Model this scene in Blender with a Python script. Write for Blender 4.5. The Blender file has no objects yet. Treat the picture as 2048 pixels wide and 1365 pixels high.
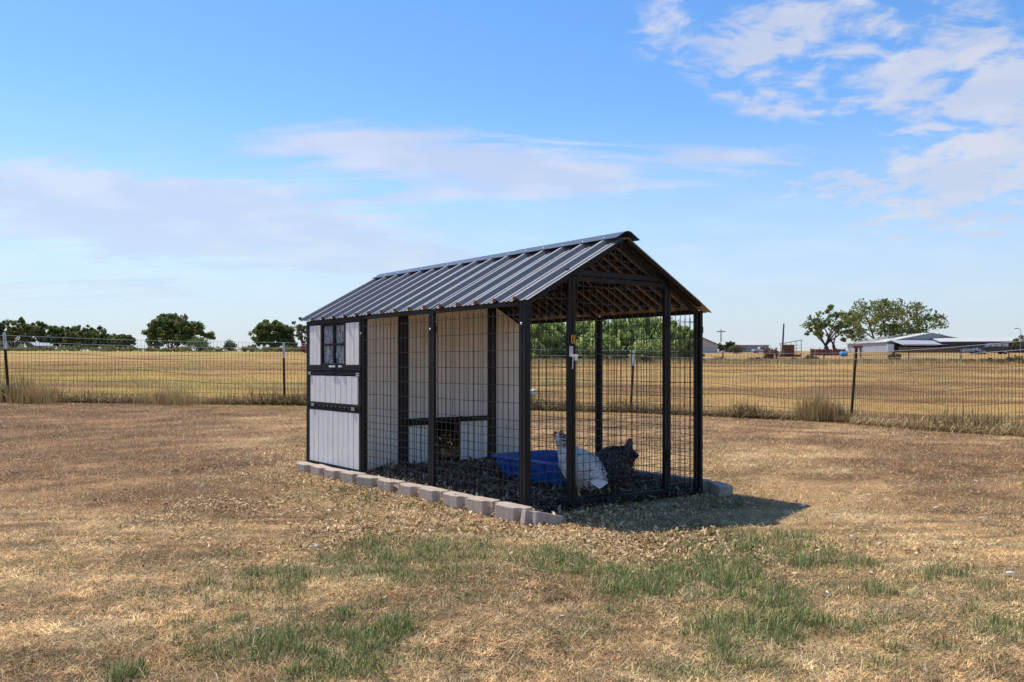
import bpy, bmesh, math, random
import numpy as np
from mathutils import Vector, Matrix
R = math.radians
rng = np.random.default_rng(7)
random.seed(7)
scene = bpy.context.scene
col = scene.collection

# ------------------------------------------------------------------ camera
CAM_H = 0.87
cd = bpy.data.cameras.new('camera')
cam = bpy.data.objects.new('camera', cd)
col.objects.link(cam)
cam.location = (0, 0, CAM_H)
cam.rotation_euler = (R(90), 0, 0)
cd.sensor_width = 36.0
cd.lens = 1750 / 2048 * 36
cd.shift_y = 47.5 / 2048
cd.clip_start = 0.05
cd.clip_end = 6000
scene.camera = cam

# ------------------------------------------------------------------ sky and sun
SUN_EL = R(60.5)
SUN_AZ = math.atan2(-0.745, 0.667)        # clockwise from +Y: sun stands behind the coop on the house side
world = bpy.data.worlds.new('World')
scene.world = world
world.use_nodes = True
nt = world.node_tree
for n in list(nt.nodes):
    nt.nodes.remove(n)


class NT:
    """small helper for building node trees"""
    def __init__(self, tree):
        self.t = tree

    def n(self, kind, **kw):
        nd = self.t.nodes.new(kind)
        for k, v in kw.items():
            setattr(nd, k, v)
        return nd

    def put(self, sock, v):
        if isinstance(v, bpy.types.NodeSocket):
            self.t.links.new(v, sock)
        else:
            sock.default_value = v

    def m(self, op, a, b=None, c=None, clamp=False):
        nd = self.n('ShaderNodeMath', operation=op)
        nd.use_clamp = clamp
        self.put(nd.inputs[0], a)
        if b is not None:
            self.put(nd.inputs[1], b)
        if c is not None:
            self.put(nd.inputs[2], c)
        return nd.outputs[0]

    def mix(self, fac, a, b, blend='MIX'):
        nd = self.n('ShaderNodeMix', data_type='RGBA', blend_type=blend)
        self.put(nd.inputs[0], fac)
        self.put(nd.inputs[6], a)
        self.put(nd.inputs[7], b)
        return nd.outputs[2]

    def noise(self, vec, scale, detail=4, rough=.55, dist=0.0, typ=None):
        nd = self.n('ShaderNodeTexNoise')
        if vec is not None:
            self.put(nd.inputs['Vector'], vec)
        nd.inputs['Scale'].default_value = scale
        nd.inputs['Detail'].default_value = detail
        nd.inputs['Roughness'].default_value = rough
        nd.inputs['Distortion'].default_value = dist
        return nd

    def ss(self, v, lo, hi, to0=0.0, to1=1.0):
        nd = self.n('ShaderNodeMapRange', interpolation_type='SMOOTHSTEP')
        self.put(nd.inputs[0], v)
        self.put(nd.inputs[1], lo)
        self.put(nd.inputs[2], hi)
        nd.inputs[3].default_value = to0
        nd.inputs[4].default_value = to1
        return nd.outputs[0]


def build_sky():
    T = NT(nt)
    sky = T.n('ShaderNodeTexSky', sky_type='NISHITA')
    sky.sun_disc = False
    sky.sun_elevation = SUN_EL
    sky.sun_rotation = SUN_AZ
    sky.altitude = 150
    sky.air_density = 1.0
    sky.dust_density = 0.3
    sky.ozone_density = 3.5
    hs = T.n('ShaderNodeHueSaturation')
    hs.inputs['Saturation'].default_value = SKY_SAT
    hs.inputs['Value'].default_value = SKY_VAL
    hs.inputs['Hue'].default_value = .5035
    T.put(hs.inputs['Color'], sky.outputs[0])
    tc = T.n('ShaderNodeTexCoord')
    sp = T.n('ShaderNodeSeparateXYZ')
    T.put(sp.inputs[0], tc.outputs['Generated'])
    x, y, z = sp.outputs
    az = T.m('ARCTAN2', x, y)
    el = T.m('ARCSINE', z)
    # cloud deck seen in perspective
    zz = T.m('ADD', T.m('MAXIMUM', z, 0.0), 0.16)
    cv = T.n('ShaderNodeCombineXYZ')
    T.put(cv.inputs[0], T.m('DIVIDE', x, zz))
    T.put(cv.inputs[1], T.m('DIVIDE', y, zz))
    n1 = T.m('MULTIPLY_ADD', T.noise(cv.outputs[0], 8.5, 10, .58, .35).outputs[0], 2.6, -.80)
    mp = T.n('ShaderNodeMapping')
    T.put(mp.inputs[0], cv.outputs[0])
    mp.inputs['Rotation'].default_value = (0, 0, R(20))
    mp.inputs['Scale'].default_value = (.55, 2.1, 1)
    n2 = T.m('MULTIPLY_ADD', T.noise(mp.outputs[0], 3.2, 9, .62, .9).outputs[0], 1.7, -.35)

    def blob(px, py, rx, ry, w, tilt=0.0):
        a0 = math.atan((px - 1024) / 1750)
        e0 = math.atan((730 - py) / math.hypot(1750, px - 1024))
        da = T.m('SUBTRACT', az, a0)
        de = T.m('SUBTRACT', el, e0)
        c, s = math.cos(tilt), math.sin(tilt)
        p = T.m('ADD', T.m('MULTIPLY', da, c), T.m('MULTIPLY', de, s))
        q = T.m('SUBTRACT', T.m('MULTIPLY', de, c), T.m('MULTIPLY', da, s))
        p = T.m('DIVIDE', p, rx / 1750)
        q = T.m('DIVIDE', q, ry / 1750)
        r2 = T.m('ADD', T.m('MULTIPLY', p, p), T.m('MULTIPLY', q, q))
        g = T.m('POWER', 2.718, T.m('MULTIPLY', r2, -1.0))
        return T.m('MULTIPLY', g, w)

    def add(lst):
        acc = lst[0]
        for v in lst[1:]:
            acc = T.m('ADD', acc, v)
        return acc
    puff = add([blob(1400, 50, 150, 50, .34), blob(1490, 110, 110, 36, .36), blob(1640, 55, 190, 60, .34), blob(1930, 90, 100, 45, .40), blob(1780, 185, 210, 62, .36, -.1),
                blob(1520, 197, 80, 26, .40), blob(2010, 190, 100, 60, .34), blob(1960, 335, 190, 58, .70, .22), blob(1650, 372, 120, 26, .34),
                blob(1950, 440, 190, 60, .34), blob(2180, 150, 240, 180, .30)])
    wisp = add([blob(930, 335, 330, 58, 0.58, -.08), blob(720, 290, 180, 34, 0.40), blob(1130, 350, 170, 44, 0.40), blob(1450, 325, 190, 36, 0.37),
                blob(200, 385, 420, 62, 0.53, -.04), blob(480, 430, 240, 40, 0.40), blob(620, 500, 380, 44, 0.66, -.05), blob(180, 577, 340, 28, 0.61), blob(1600, 520, 380, 40, 0.29),
                blob(820, 525, 150, 30, 0.40), blob(300, 470, 500, 70, 0.34), blob(250, 620, 500, 26, 0.32)])
    # beyond the frame the same broken deck goes on
    wide = T.ss(T.noise(cv.outputs[0], .45, 3, .5).outputs[0], .50, .70, 0, .22)
    out_az = T.ss(T.m('ABSOLUTE', az), .56, .8)
    out_el = T.ss(el, .42, .6)
    wide = T.m('MULTIPLY', wide, T.m('MAXIMUM', out_az, out_el))
    d1 = T.ss(T.m('ADD', T.m('ADD', n1, puff), wide), .56, 1.22, 0, .82)
    d2 = T.ss(T.m('ADD', n2, wisp), .46, 1.14, 0, .74)
    d1 = T.m('MULTIPLY', d1, T.ss(T.m('ADD', puff, wide), .03, .20))
    d2 = T.m('MULTIPLY', d2, T.ss(wisp, .04, .24))
    dens = T.m('MAXIMUM', d1, d2)
    # thin brightening low over the horizon
    low = T.ss(el, -.01, .30, .82, 0.0)
    dens = T.m('MAXIMUM', dens, low)
    # underside of the thick parts is greyer
    grey = T.ss(T.noise(cv.outputs[0], 3.3, 5, .5).outputs[0], .42, .66)
    ccol = T.mix(grey, (CLOUD * .80, CLOUD * .86, CLOUD * 1.04, 1), (CLOUD * .97, CLOUD * .97, CLOUD * 1.06, 1))
    lowcol = T.mix(T.ss(el, .02, .20), (CLOUD * .70, CLOUD * .80, CLOUD * .96, 1), ccol)
    full = T.mix(dens, hs.outputs[0], lowcol)
    bg = T.n('ShaderNodeBackground')
    T.put(bg.inputs['Color'], full)
    bg.inputs['Strength'].default_value = SKY_STRENGTH
    out = T.n('ShaderNodeOutputWorld')
    nt.links.new(bg.outputs[0], out.inputs[0])


SKY_STRENGTH = 0.12
SKY_SAT = 1.22
SKY_VAL = 1.30
CLOUD = 5.5
build_sky()

sd = bpy.data.lights.new('sun', 'SUN')
sd.energy = 4.5
sd.angle = R(0.53)
sd.color = (1.0, 0.955, 0.88)
sun = bpy.data.objects.new('sun', sd)
col.objects.link(sun)
sdir = Vector((math.sin(SUN_AZ) * math.cos(SUN_EL), math.cos(SUN_AZ) * math.cos(SUN_EL), math.sin(SUN_EL)))
sun.rotation_euler = sdir.to_track_quat('Z', 'Y').to_euler()
sun.location = (0, 0, 30)

vs = scene.view_settings
vs.view_transform = 'Standard'
vs.look = 'None'
vs.gamma = 1.0
vs.exposure = 0.25
vs.use_curve_mapping = False
scene.render.engine = 'CYCLES'
scene.cycles.max_bounces = 8
scene.cycles.transparent_max_bounces = 16

# ------------------------------------------------------------------ layout maths
F, CX, YH = 1750.0, 1024.0, 730.0
ANG = R(36.9)
Uv = np.array([math.cos(ANG), math.sin(ANG)])
Vv = np.array([-math.sin(ANG), math.cos(ANG)])
A0 = np.array([0.0686, 5.0016])            # ground point of the coop's mesh-side door corner
CW, CL = 1.485, 2.972                      # coop width and length
RIDGE, EAVE = 1.662, 1.236
EO = 0.0300                                 # eave overhang


def smooth(a, b, t):
    t = np.clip((np.asarray(t, float) - a) / (b - a), 0, 1)
    return t * t * (3 - 2 * t)


def gz(x, y):
    """height of the land"""
    x = np.asarray(x, float)
    y = np.asarray(y, float)
    tilt = (-.022 * np.clip(x, -14, 12) - .094) * smooth(7.5, 17, y) * (1 - smooth(28, 70, y))
    t = np.clip((y - 20) / 14, 0, None)
    rise = np.where(y < 34, .0235 * 7 * t * t, .0235 * (y - 27))
    rise = np.minimum(rise, .0235 * (205 - 27) + .006 * np.clip(y - 205, 0, 60))
    return tilt + rise


def at(px, d):
    x = (px - CX) / F * d
    return x, d, float(gz(x, d))


def gp(px, py, z=0.0):
    d = (CAM_H - z) * F / (py - YH)
    return (px - CX) / F * d, d


def loc2w(u, v):
    p = A0 + Uv * u + Vv * v
    return float(p[0]), float(p[1])


def hash2(ix, iy, s):
    h = (ix * 374761393 + iy * 668265263 + s * 1442695041) & 0xFFFFFFFF
    h = ((h ^ (h >> 13)) * 1274126177) & 0xFFFFFFFF
    h = h ^ (h >> 16)
    return (h & 0xFFFFFF) / float(0xFFFFFF)


def vnoise(x, y, scale, s=0, octs=3):
    x = np.asarray(x, float) * scale
    y = np.asarray(y, float) * scale
    out = 0
    amp, tot = 1.0, 0.0
    for o in range(octs):
        ix = np.floor(x).astype(np.int64)
        iy = np.floor(y).astype(np.int64)
        fx = x - ix
        fy = y - iy
        fx = fx * fx * (3 - 2 * fx)
        fy = fy * fy * (3 - 2 * fy)
        a = hash2(ix, iy, s + o)
        b = hash2(ix + 1, iy, s + o)
        c = hash2(ix, iy + 1, s + o)
        d = hash2(ix + 1, iy + 1, s + o)
        out = out + amp * ((a * (1 - fx) + b * fx) * (1 - fy) + (c * (1 - fx) + d * fx) * fy)
        tot += amp
        amp *= .5
        x = x * 2.03 + 17.1
        y = y * 2.03 + 5.7
    return out / tot


def patch(x, y, lst):
    """soft ground patches given as (px, py, rx, ry, weight) footprints on the yard"""
    out = np.zeros_like(np.asarray(x, float))
    for px, py, rx, ry, w in lst:
        cx_, cy_ = gp(px, py)
        sx = rx * 1.25 / F * cy_
        y0 = CAM_H * F / (py + ry - YH)
        sy = abs(cy_ - y0) * 1.1 + .02
        out = np.maximum(out, w * np.exp(-(((x - cx_) / sx) ** 2 + ((y - cy_) / sy) ** 2)))
    return out


GREEN = [(800, 1120, 175, 55, 1.25), (700, 1150, 110, 30, .7), (900, 1105, 70, 30, 1.0), (1290, 1150, 150, 42, .95), (1130, 1105, 120, 30, .7), (1530, 1095, 130, 38, 1.0),
         (1400, 1130, 120, 30, .7), (1440, 1210, 150, 55, .62), (1590, 1250, 110, 40, .7), (620, 1265, 130, 45, .75), (700, 1290, 120, 40, .5), (430, 1305, 55, 32, .95), (240, 1345, 60, 20, .9),
         (600, 1180, 110, 30, .45), (690, 985, 55, 14, .9), (735, 1000, 45, 14, .8), (820, 1010, 45, 12, .7), (560, 958, 90, 18, .5), (900, 1015, 60, 12, .6),
         (1870, 1210, 100, 28, .35), (1900, 1130, 60, 22, .6), (1990, 1205, 60, 30, .25), (1930, 1260, 70, 26, .3), (1180, 1280, 80, 30, .35), (1500, 1330, 90, 30, .5),
         (1330, 1350, 90, 25, .35), (780, 1330, 120, 30, .45), (1400, 1010, 120, 30, .6), (310, 1190, 50, 14, .4), (125, 1120, 50, 15, .4), (270, 1130, 50, 15, .45), (1460, 925, 60, 10, .25)]
BROWN = [(150, 900, 420, 70, .95), (500, 870, 200, 40, .5), (1980, 990, 190, 60, .8), (1800, 930, 160, 30, .5), (180, 1000, 240, 50, .55), (1480, 880, 140, 22, .45),
         (60, 1310, 70, 26, .6), (430, 1245, 60, 16, .5), (330, 1160, 80, 20, .5), (700, 850, 100, 20, .3), (1750, 900, 200, 20, .4), (100, 840, 400, 16, .9)]
ORANGE = [(350, 1320, 90, 24, .8), (1620, 1275, 50, 20, .7), (960, 1270, 60, 20, .35), (520, 1080, 60, 14, .4), (760, 1190, 50, 12, .4)]


def coop_uv(x, y):
    dx = np.asarray(x, float) - A0[0]
    dy = np.asarray(y, float) - A0[1]
    return dx * Uv[0] + dy * Uv[1], dx * Vv[0] + dy * Vv[1]


def chip_density(x, y):
    u, v = coop_uv(x, y)
    du = np.maximum(np.maximum(-u - .18, u - CW - .05), 0)
    dv = np.maximum(np.maximum(-v - .05, v - CL - .2), 0)
    d = np.hypot(du, dv * 1.0)
    den = .85 * np.exp(-(d / .55) ** 2) * np.where(u > CW, .25, 1.0)
    den = np.maximum(den, .8 * patch(x, y, [(1350, 1090, 230, 30, 1), (560, 910, 60, 14, .9), (500, 1010, 150, 40, .7), (830, 1060, 250, 40, .9)]))
    return den * smooth(.33, .68, vnoise(x, y, 3.1, 60, 2) + den * .22) * (1 - .55 * green_amt(x, y))


def ground_rgb(x, y):
    x = np.asarray(x, float)
    y = np.asarray(y, float)
    n1 = vnoise(x, y, .9, 11, 4)[..., None]
    n2 = vnoise(x, y, 4.5, 23, 3)[..., None]
    n3 = vnoise(x, y, .28, 31, 3)[..., None]
    tan = np.array([.690, .440, .200])
    pale = np.array([.800, .570, .285])
    brown = np.array([.375, .212, .098])
    c = tan * (1 - smooth(.45, .8, n2)) + pale * smooth(.45, .8, n2)
    q = x / np.maximum(y, .5)
    nb_ = vnoise(x, y, .8, 43, 3)
    trod = smooth(4.3, 7.2, y + 2.2 * (nb_ - .5)) * (1 - smooth(-.42, -.14, q + .16 * (nb_ - .5)))
    trod = np.maximum(trod, .75 * smooth(5.6, 7.0, y + 1.5 * (nb_ - .5)) * smooth(.30, .48, q + .16 * (nb_ - .5)))
    trod = np.maximum(trod, .50 * smooth(7.5, 10.5, y))
    b = (np.maximum(patch(x, y, BROWN) * .8, trod) * (.62 + .9 * vnoise(x, y, 1.6, 41, 3)))[..., None]
    b = np.clip(b + .62 * smooth(.50, .72, n1) * smooth(.30, .65, n3 + .1) + .35 * smooth(.55, .8, vnoise(x, y, 7.0, 151, 3))[..., None], 0, 1)
    c = c * (1 - b) + brown * b
    f1 = vnoise(x, y, 13, 131, 2)[..., None]
    f2 = vnoise(x, y, 34, 141, 2)[..., None]
    c = c * (.60 + .78 * smooth(.2, .8, f1)) * (.64 + .72 * smooth(.15, .85, f2))
    o = np.clip(patch(x, y, ORANGE) * (.4 + vnoise(x, y, 5, 47, 2)), 0, 1)[..., None]
    c = c * (1 - o) + np.array([.50, .235, .085]) * o
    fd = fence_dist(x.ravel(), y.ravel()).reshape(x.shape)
    fence_shade = (.72 * np.exp(-(fd / .22) ** 2))[..., None]  # shadow line at the fence foot, painted into the ground colour
    c = c * (1 - fence_shade) + np.array([.105, .065, .038]) * fence_shade
    # the hay field beyond the fence
    f = smooth(15.5, 19.5, y + np.where(x > 5, (x - 5) * 1.5, 0))[..., None]
    bands = vnoise(x * .30, y * .9, .45, 71, 4)[..., None]
    bands2 = vnoise(x * .32 + 9, y * .55, .5, 83, 3)[..., None]
    ft = np.array([.530, .325, .115])
    fb = np.array([.280, .150, .065])
    fy = np.array([.530, .395, .075])
    fg = np.array([.24, .245, .080])
    bands = np.clip(bands + .5 * (vnoise(x * .5, y * 1.6, .8, 75, 3)[..., None] - .5), 0, 1)
    fc = ft * (1 - smooth(.42, .68, bands)) + fb * smooth(.42, .68, bands)
    yl = smooth(.5, .72, bands2) * smooth(2, -8, x)[..., None] if False else smooth(.5, .72, bands2) * (1 - smooth(-8, 6, x))[..., None]
    fc = fc * (1 - yl * .5) + fy * yl * .5
    gr = smooth(.60, .74, vnoise(x * .2, y * .6, .5, 97, 3))[..., None] * (.50 - .2 * smooth(-5, 8, x)[..., None])
    fc = fc * (1 - gr) + fg * gr
    far = smooth(120, 190, y)[..., None] * (1 - smooth(-40, 5, x))[..., None]
    fc = fc * (1 - far * .55) + np.array([.50, .46, .085]) * far * .55
    return c * (1 - f) + fc * f


def green_amt(x, y):
    g = patch(x, y, GREEN)
    n = smooth(.30, .66, vnoise(x, y, 4.2, 51, 4)) * (.35 + .8 * smooth(.3, .7, vnoise(x, y, 13, 53, 2)))
    wide = patch(x, y, [(1380, 1150, 380, 100, .75), (760, 1140, 260, 70, .65), (600, 1285, 330, 70, .55), (1900, 1200, 180, 90, .3), (1560, 1270, 220, 60, .65)])
    rag = smooth(.28, .62, vnoise(x, y, 7.5, 57, 4))
    return np.clip(np.maximum(g * (.50 + .8 * n), wide * n * 2.2) * (.52 + .72 * rag), 0, 1)


# ------------------------------------------------------------------ materials
MATS = {}


def principled(name, base, rough=.7, metal=0.0, spec=.5, var=.12, vscale=9.0, bump=0.0, bscale=60.0, attr=None, dirt=None, dirt_amt=0.0, dscale=3.0):
    m = bpy.data.materials.new(name)
    m.use_nodes = True
    T = NT(m.node_tree)
    b = m.node_tree.nodes['Principled BSDF']
    b.inputs['Roughness'].default_value = rough
    b.inputs['Metallic'].default_value = metal
    b.inputs['Specular IOR Level'].default_value = spec
    tc = T.n('ShaderNodeTexCoord')
    obj = tc.outputs['Object']
    if attr:
        at_ = T.n('ShaderNodeAttribute', attribute_name=attr)
        c = at_.outputs['Color']
    else:
        c = (*base, 1)
    nz = T.noise(obj, vscale, 5, .6)
    k = T.ss(nz.outputs[0], .25, .75, 1 - var, 1 + var)
    hv = T.n('ShaderNodeHueSaturation')
    T.put(hv.inputs['Color'], c)
    T.put(hv.inputs['Value'], k)
    c = hv.outputs[0]
    if dirt:
        dn = T.noise(obj, dscale, 6, .65, .4)
        c = T.mix(T.ss(dn.outputs[0], .50, .78, 0, dirt_amt), c, (*dirt, 1))
        T.put(b.inputs['Roughness'], T.ss(dn.outputs[0], .3, .8, rough, min(1, rough + .25)))
    T.put(b.inputs['Base Color'], c)
    if bump:
        bp = T.n('ShaderNodeBump')
        bp.inputs['Strength'].default_value = bump
        bp.inputs['Distance'].default_value = .01
        T.put(bp.inputs['Height'], T.noise(obj, bscale, 4, .6).outputs[0])
        T.put(b.inputs['Normal'], bp.outputs[0])
    MATS[name] = m
    return m


principled('black_steel', (.0075, .0068, .0068), .5, 0, .32, .25, 14, .10, 120, dirt=(.06, .036, .022), dirt_amt=.40, dscale=7)
principled('roof_underside', (.42, .30, .215), .75, 0, .3, .1, 3)
principled('roof_steel', (.165, .167, .176), .48, 0, .55, .06, 3, dirt=(.21, .19, .17), dirt_amt=.35, dscale=5)
principled('cap_steel', (.035, .042, .052), .32, 0, .6, .06, 3)
principled('white_paint', (.87, .825, .755), .55, 0, .4, .05, 6, .06, 90, dirt=(.50, .44, .37), dirt_amt=.40, dscale=5)
principled('bounce_warm_paint', (.80, .71, .60), .6, 0, .35, .06, 5, .06, 90, dirt=(.50, .42, .33), dirt_amt=.35, dscale=4)  # warm bounce light put into the paint colour of the upper partition
principled('black_trim', (.012, .0095, .0085), .65, 0, .3, .3, 12, .12, 80, dirt=(.07, .042, .028), dirt_amt=.35, dscale=6)
principled('wire_black', (.016, .015, .015), .4, 0, .5, .2, 20)
principled('wire_grey', (.075, .066, .056), .6, .1, .5, .3, 3)
principled('galvanised', (.62, .63, .64), .35, .7, .5, .1, 20)
principled('concrete_tan', (.45, .365, .29), .95, 0, .12, .16, 16, .6, 130, dirt=(.20, .15, .105), dirt_amt=.6, dscale=5)
principled('blue_plastic', (.005, .100, .40), .38, 0, .5, .10, 8, .05, 60, dirt=(.04, .12, .34), dirt_amt=.4, dscale=10)
principled('orange_print', (.90, .42, .03), .5, 0, .4, .05)
principled('post_green', (.045, .030, .022), .7, 0, .3, .3, 10, .2, 60, dirt=(.16, .07, .035), dirt_amt=.5, dscale=8)
principled('post_white', (.62, .63, .66), .6, 0, .4, .1, 10)
principled('bark', (.085, .065, .05), .9, 0, .2, .3, 2.5, .5, 8)
principled('weathered_wood', (.19, .135, .095), .85, 0, .2, .25, 6, .3, 40)
principled('pole_wood', (.06, .048, .042), .9, 0, .2, .2, 2)
principled('white_metal', (.68, .69, .71), .5, 0, .4, .05, .6)
principled('grey_metal', (.36, .37, .39), .5, 0, .4, .08, .6)
principled('pale_metal', (.50, .47, .43), .6, 0, .4, .08, .6)
principled('dark_metal', (.05, .05, .055), .6, 0, .4, .1, 1)
principled('rusty_metal', (.23, .075, .045), .85, 0, .2, .3, 1.5)
principled('dark_paint', (.035, .037, .045), .25, 0, .5, .05, 1)
principled('silver_paint', (.45, .46, .48), .3, .3, .5, .05, 1)
principled('tyre_rubber', (.02, .02, .02), .85)
principled('roof_brown', (.17, .14, .12), .8, 0, .2, .15, 1)
principled('tarp_blue', (.05, .28, .62), .5)
principled('red_skin', (.42, .03, .025), .55, 0, .4, .2, 40)
principled('beak_horn', (.42, .30, .12), .5)
principled('leg_yellow', (.48, .33, .10), .6)
principled('eye_dark', (.01, .008, .006), .15)
principled('feather_white', (.70, .69, .68), .8, 0, .2, .08, 30, .35, 120, dirt=(.42, .36, .30), dirt_amt=.35, dscale=14)
principled('feather_grey', (.60, .59, .585), .8, 0, .2, .35, 35, .3, 100, dirt=(.20, .19, .19), dirt_amt=.75, dscale=11)
principled('feather_black', (.014, .018, .018), .38, 0, .5, .3, 40)
principled('down_white', (.62, .62, .61), .8, 0, .2, .05)
principled('plastic_white', (.72, .73, .74), .4, 0, .5, .05, 6)
for nm in ('straw_blades', 'chip_wood', 'leaf'):
    principled(nm, (.5, .4, .2), .8 if nm != 'leaf' else .55, 0, .25, .06, 30, attr='Col')


def translucent(m, amt):
    t = m.node_tree
    b = t.nodes['Principled BSDF']
    src = b.inputs['Base Color'].links[0].from_socket
    tr = t.nodes.new('ShaderNodeBsdfTranslucent')
    t.links.new(src, tr.inputs[0])
    mx = t.nodes.new('ShaderNodeMixShader')
    mx.inputs[0].default_value = amt
    t.links.new(b.outputs[0], mx.inputs[1])
    t.links.new(tr.outputs[0], mx.inputs[2])
    t.links.new(mx.outputs[0], t.nodes['Material Output'].inputs[0])


translucent(MATS['leaf'], .45)
translucent(MATS['straw_blades'], .12)


def ground_material():
    m = bpy.data.materials.new('dry_ground')
    m.use_nodes = True
    T = NT(m.node_tree)
    b = m.node_tree.nodes['Principled BSDF']
    b.inputs['Roughness'].default_value = .95
    b.inputs['Specular IOR Level'].default_value = .1
    a = T.n('ShaderNodeAttribute', attribute_name='Col')
    tc = T.n('ShaderNodeTexCoord')
    o = tc.outputs['Object']
    n1 = T.noise(o, 55, 6, .7)
    n2 = T.noise(o, 9, 5, .65)
    n3 = T.noise(o, 1.1, 6, .6)
    k = T.m('MULTIPLY', T.ss(n1.outputs[0], .3, .7, .62, 1.3), T.ss(n2.outputs[0], .3, .7, .82, 1.15))
    k = T.m('MULTIPLY', k, T.ss(n3.outputs[0], .3, .7, .84, 1.14))
    hv = T.n('ShaderNodeHueSaturation')
    T.put(hv.inputs['Color'], a.outputs['Color'])
    T.put(hv.inputs['Value'], k)
    T.put(b.inputs['Base Color'], hv.outputs[0])
    bp = T.n('ShaderNodeBump')
    bp.inputs['Strength'].default_value = .8
    bp.inputs['Distance'].default_value = .02
    T.put(bp.inputs['Height'], T.m('ADD', n1.outputs[0], n2.outputs[0]))
    T.put(b.inputs['Normal'], bp.outputs[0])
    return m


def barred_material():
    m = bpy.data.materials.new('feather_barred')
    m.use_nodes = True
    T = NT(m.node_tree)
    b = m.node_tree.nodes['Principled BSDF']
    b.inputs['Roughness'].default_value = .8
    tc = T.n('ShaderNodeTexCoord')
    v = T.n('ShaderNodeTexVoronoi')
    v.inputs['Scale'].default_value = 55
    T.put(v.inputs['Vector'], tc.outputs['Object'])
    w = T.n('ShaderNodeTexWave')
    w.inputs['Scale'].default_value = 22
    w.inputs['Distortion'].default_value = 9
    w.inputs['Detail'].default_value = 2
    T.put(w.inputs['Vector'], tc.outputs['Object'])
    f = T.m('MULTIPLY', T.ss(w.outputs['Fac'], .45, .8), T.ss(v.outputs['Distance'], .2, .5, 1, .2))
    T.put(b.inputs['Base Color'], T.mix(f, (.02, .02, .022, 1), (.34, .34, .36, 1)))
    bp = T.n('ShaderNodeBump')
    bp.inputs['Strength'].default_value = .6
    bp.inputs['Distance'].default_value = .01
    T.put(bp.inputs['Height'], v.outputs['Distance'])
    T.put(b.inputs['Normal'], bp.outputs[0])
    MATS['feather_barred'] = m


barred_material()


def pane_material():
    m = bpy.data.materials.new('cloudy_pane')
    m.use_nodes = True
    t = m.node_tree
    T = NT(t)
    b = t.nodes['Principled BSDF']
    b.inputs['Base Color'].default_value = (.55, .57, .58, 1)
    b.inputs['Roughness'].default_value = .18
    tr = T.n('ShaderNodeBsdfTransparent')
    mx = T.n('ShaderNodeMixShader')
    tc = T.n('ShaderNodeTexCoord')
    mp = T.n('ShaderNodeMapping')
    T.put(mp.inputs[0], tc.outputs['Object'])
    mp.inputs['Scale'].default_value = (1, 3.0, .7)
    nz = T.noise(mp.outputs[0], 14, 6, .7, 1.2)
    T.put(mx.inputs[0], T.ss(nz.outputs[0], .38, .66, .92, .18))
    t.links.new(b.outputs[0], mx.inputs[1])
    t.links.new(tr.outputs[0], mx.inputs[2])
    bp = T.n('ShaderNodeBump')
    bp.inputs['Strength'].default_value = .7
    bp.inputs['Distance'].default_value = .01
    T.put(bp.inputs['Height'], nz.outputs[0])
    T.put(b.inputs['Normal'], bp.outputs[0])
    t.links.new(mx.outputs[0], t.nodes['Material Output'].inputs[0])
    MATS['cloudy_pane'] = m


pane_material()

# ------------------------------------------------------------------ object helpers


def tag(o, label=None, cat=None, group=None, kind=None):
    if label:
        o['label'] = label
    if cat:
        o['category'] = cat
    if group:
        o['group'] = group
    if kind:
        o['kind'] = kind
    return o


def empty(name, loc=(0, 0, 0), rz=0.0):
    o = bpy.data.objects.new(name, None)
    col.objects.link(o)
    o.location = loc
    o.rotation_euler = (0, 0, rz)
    o.empty_display_size = .1
    return o


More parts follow.
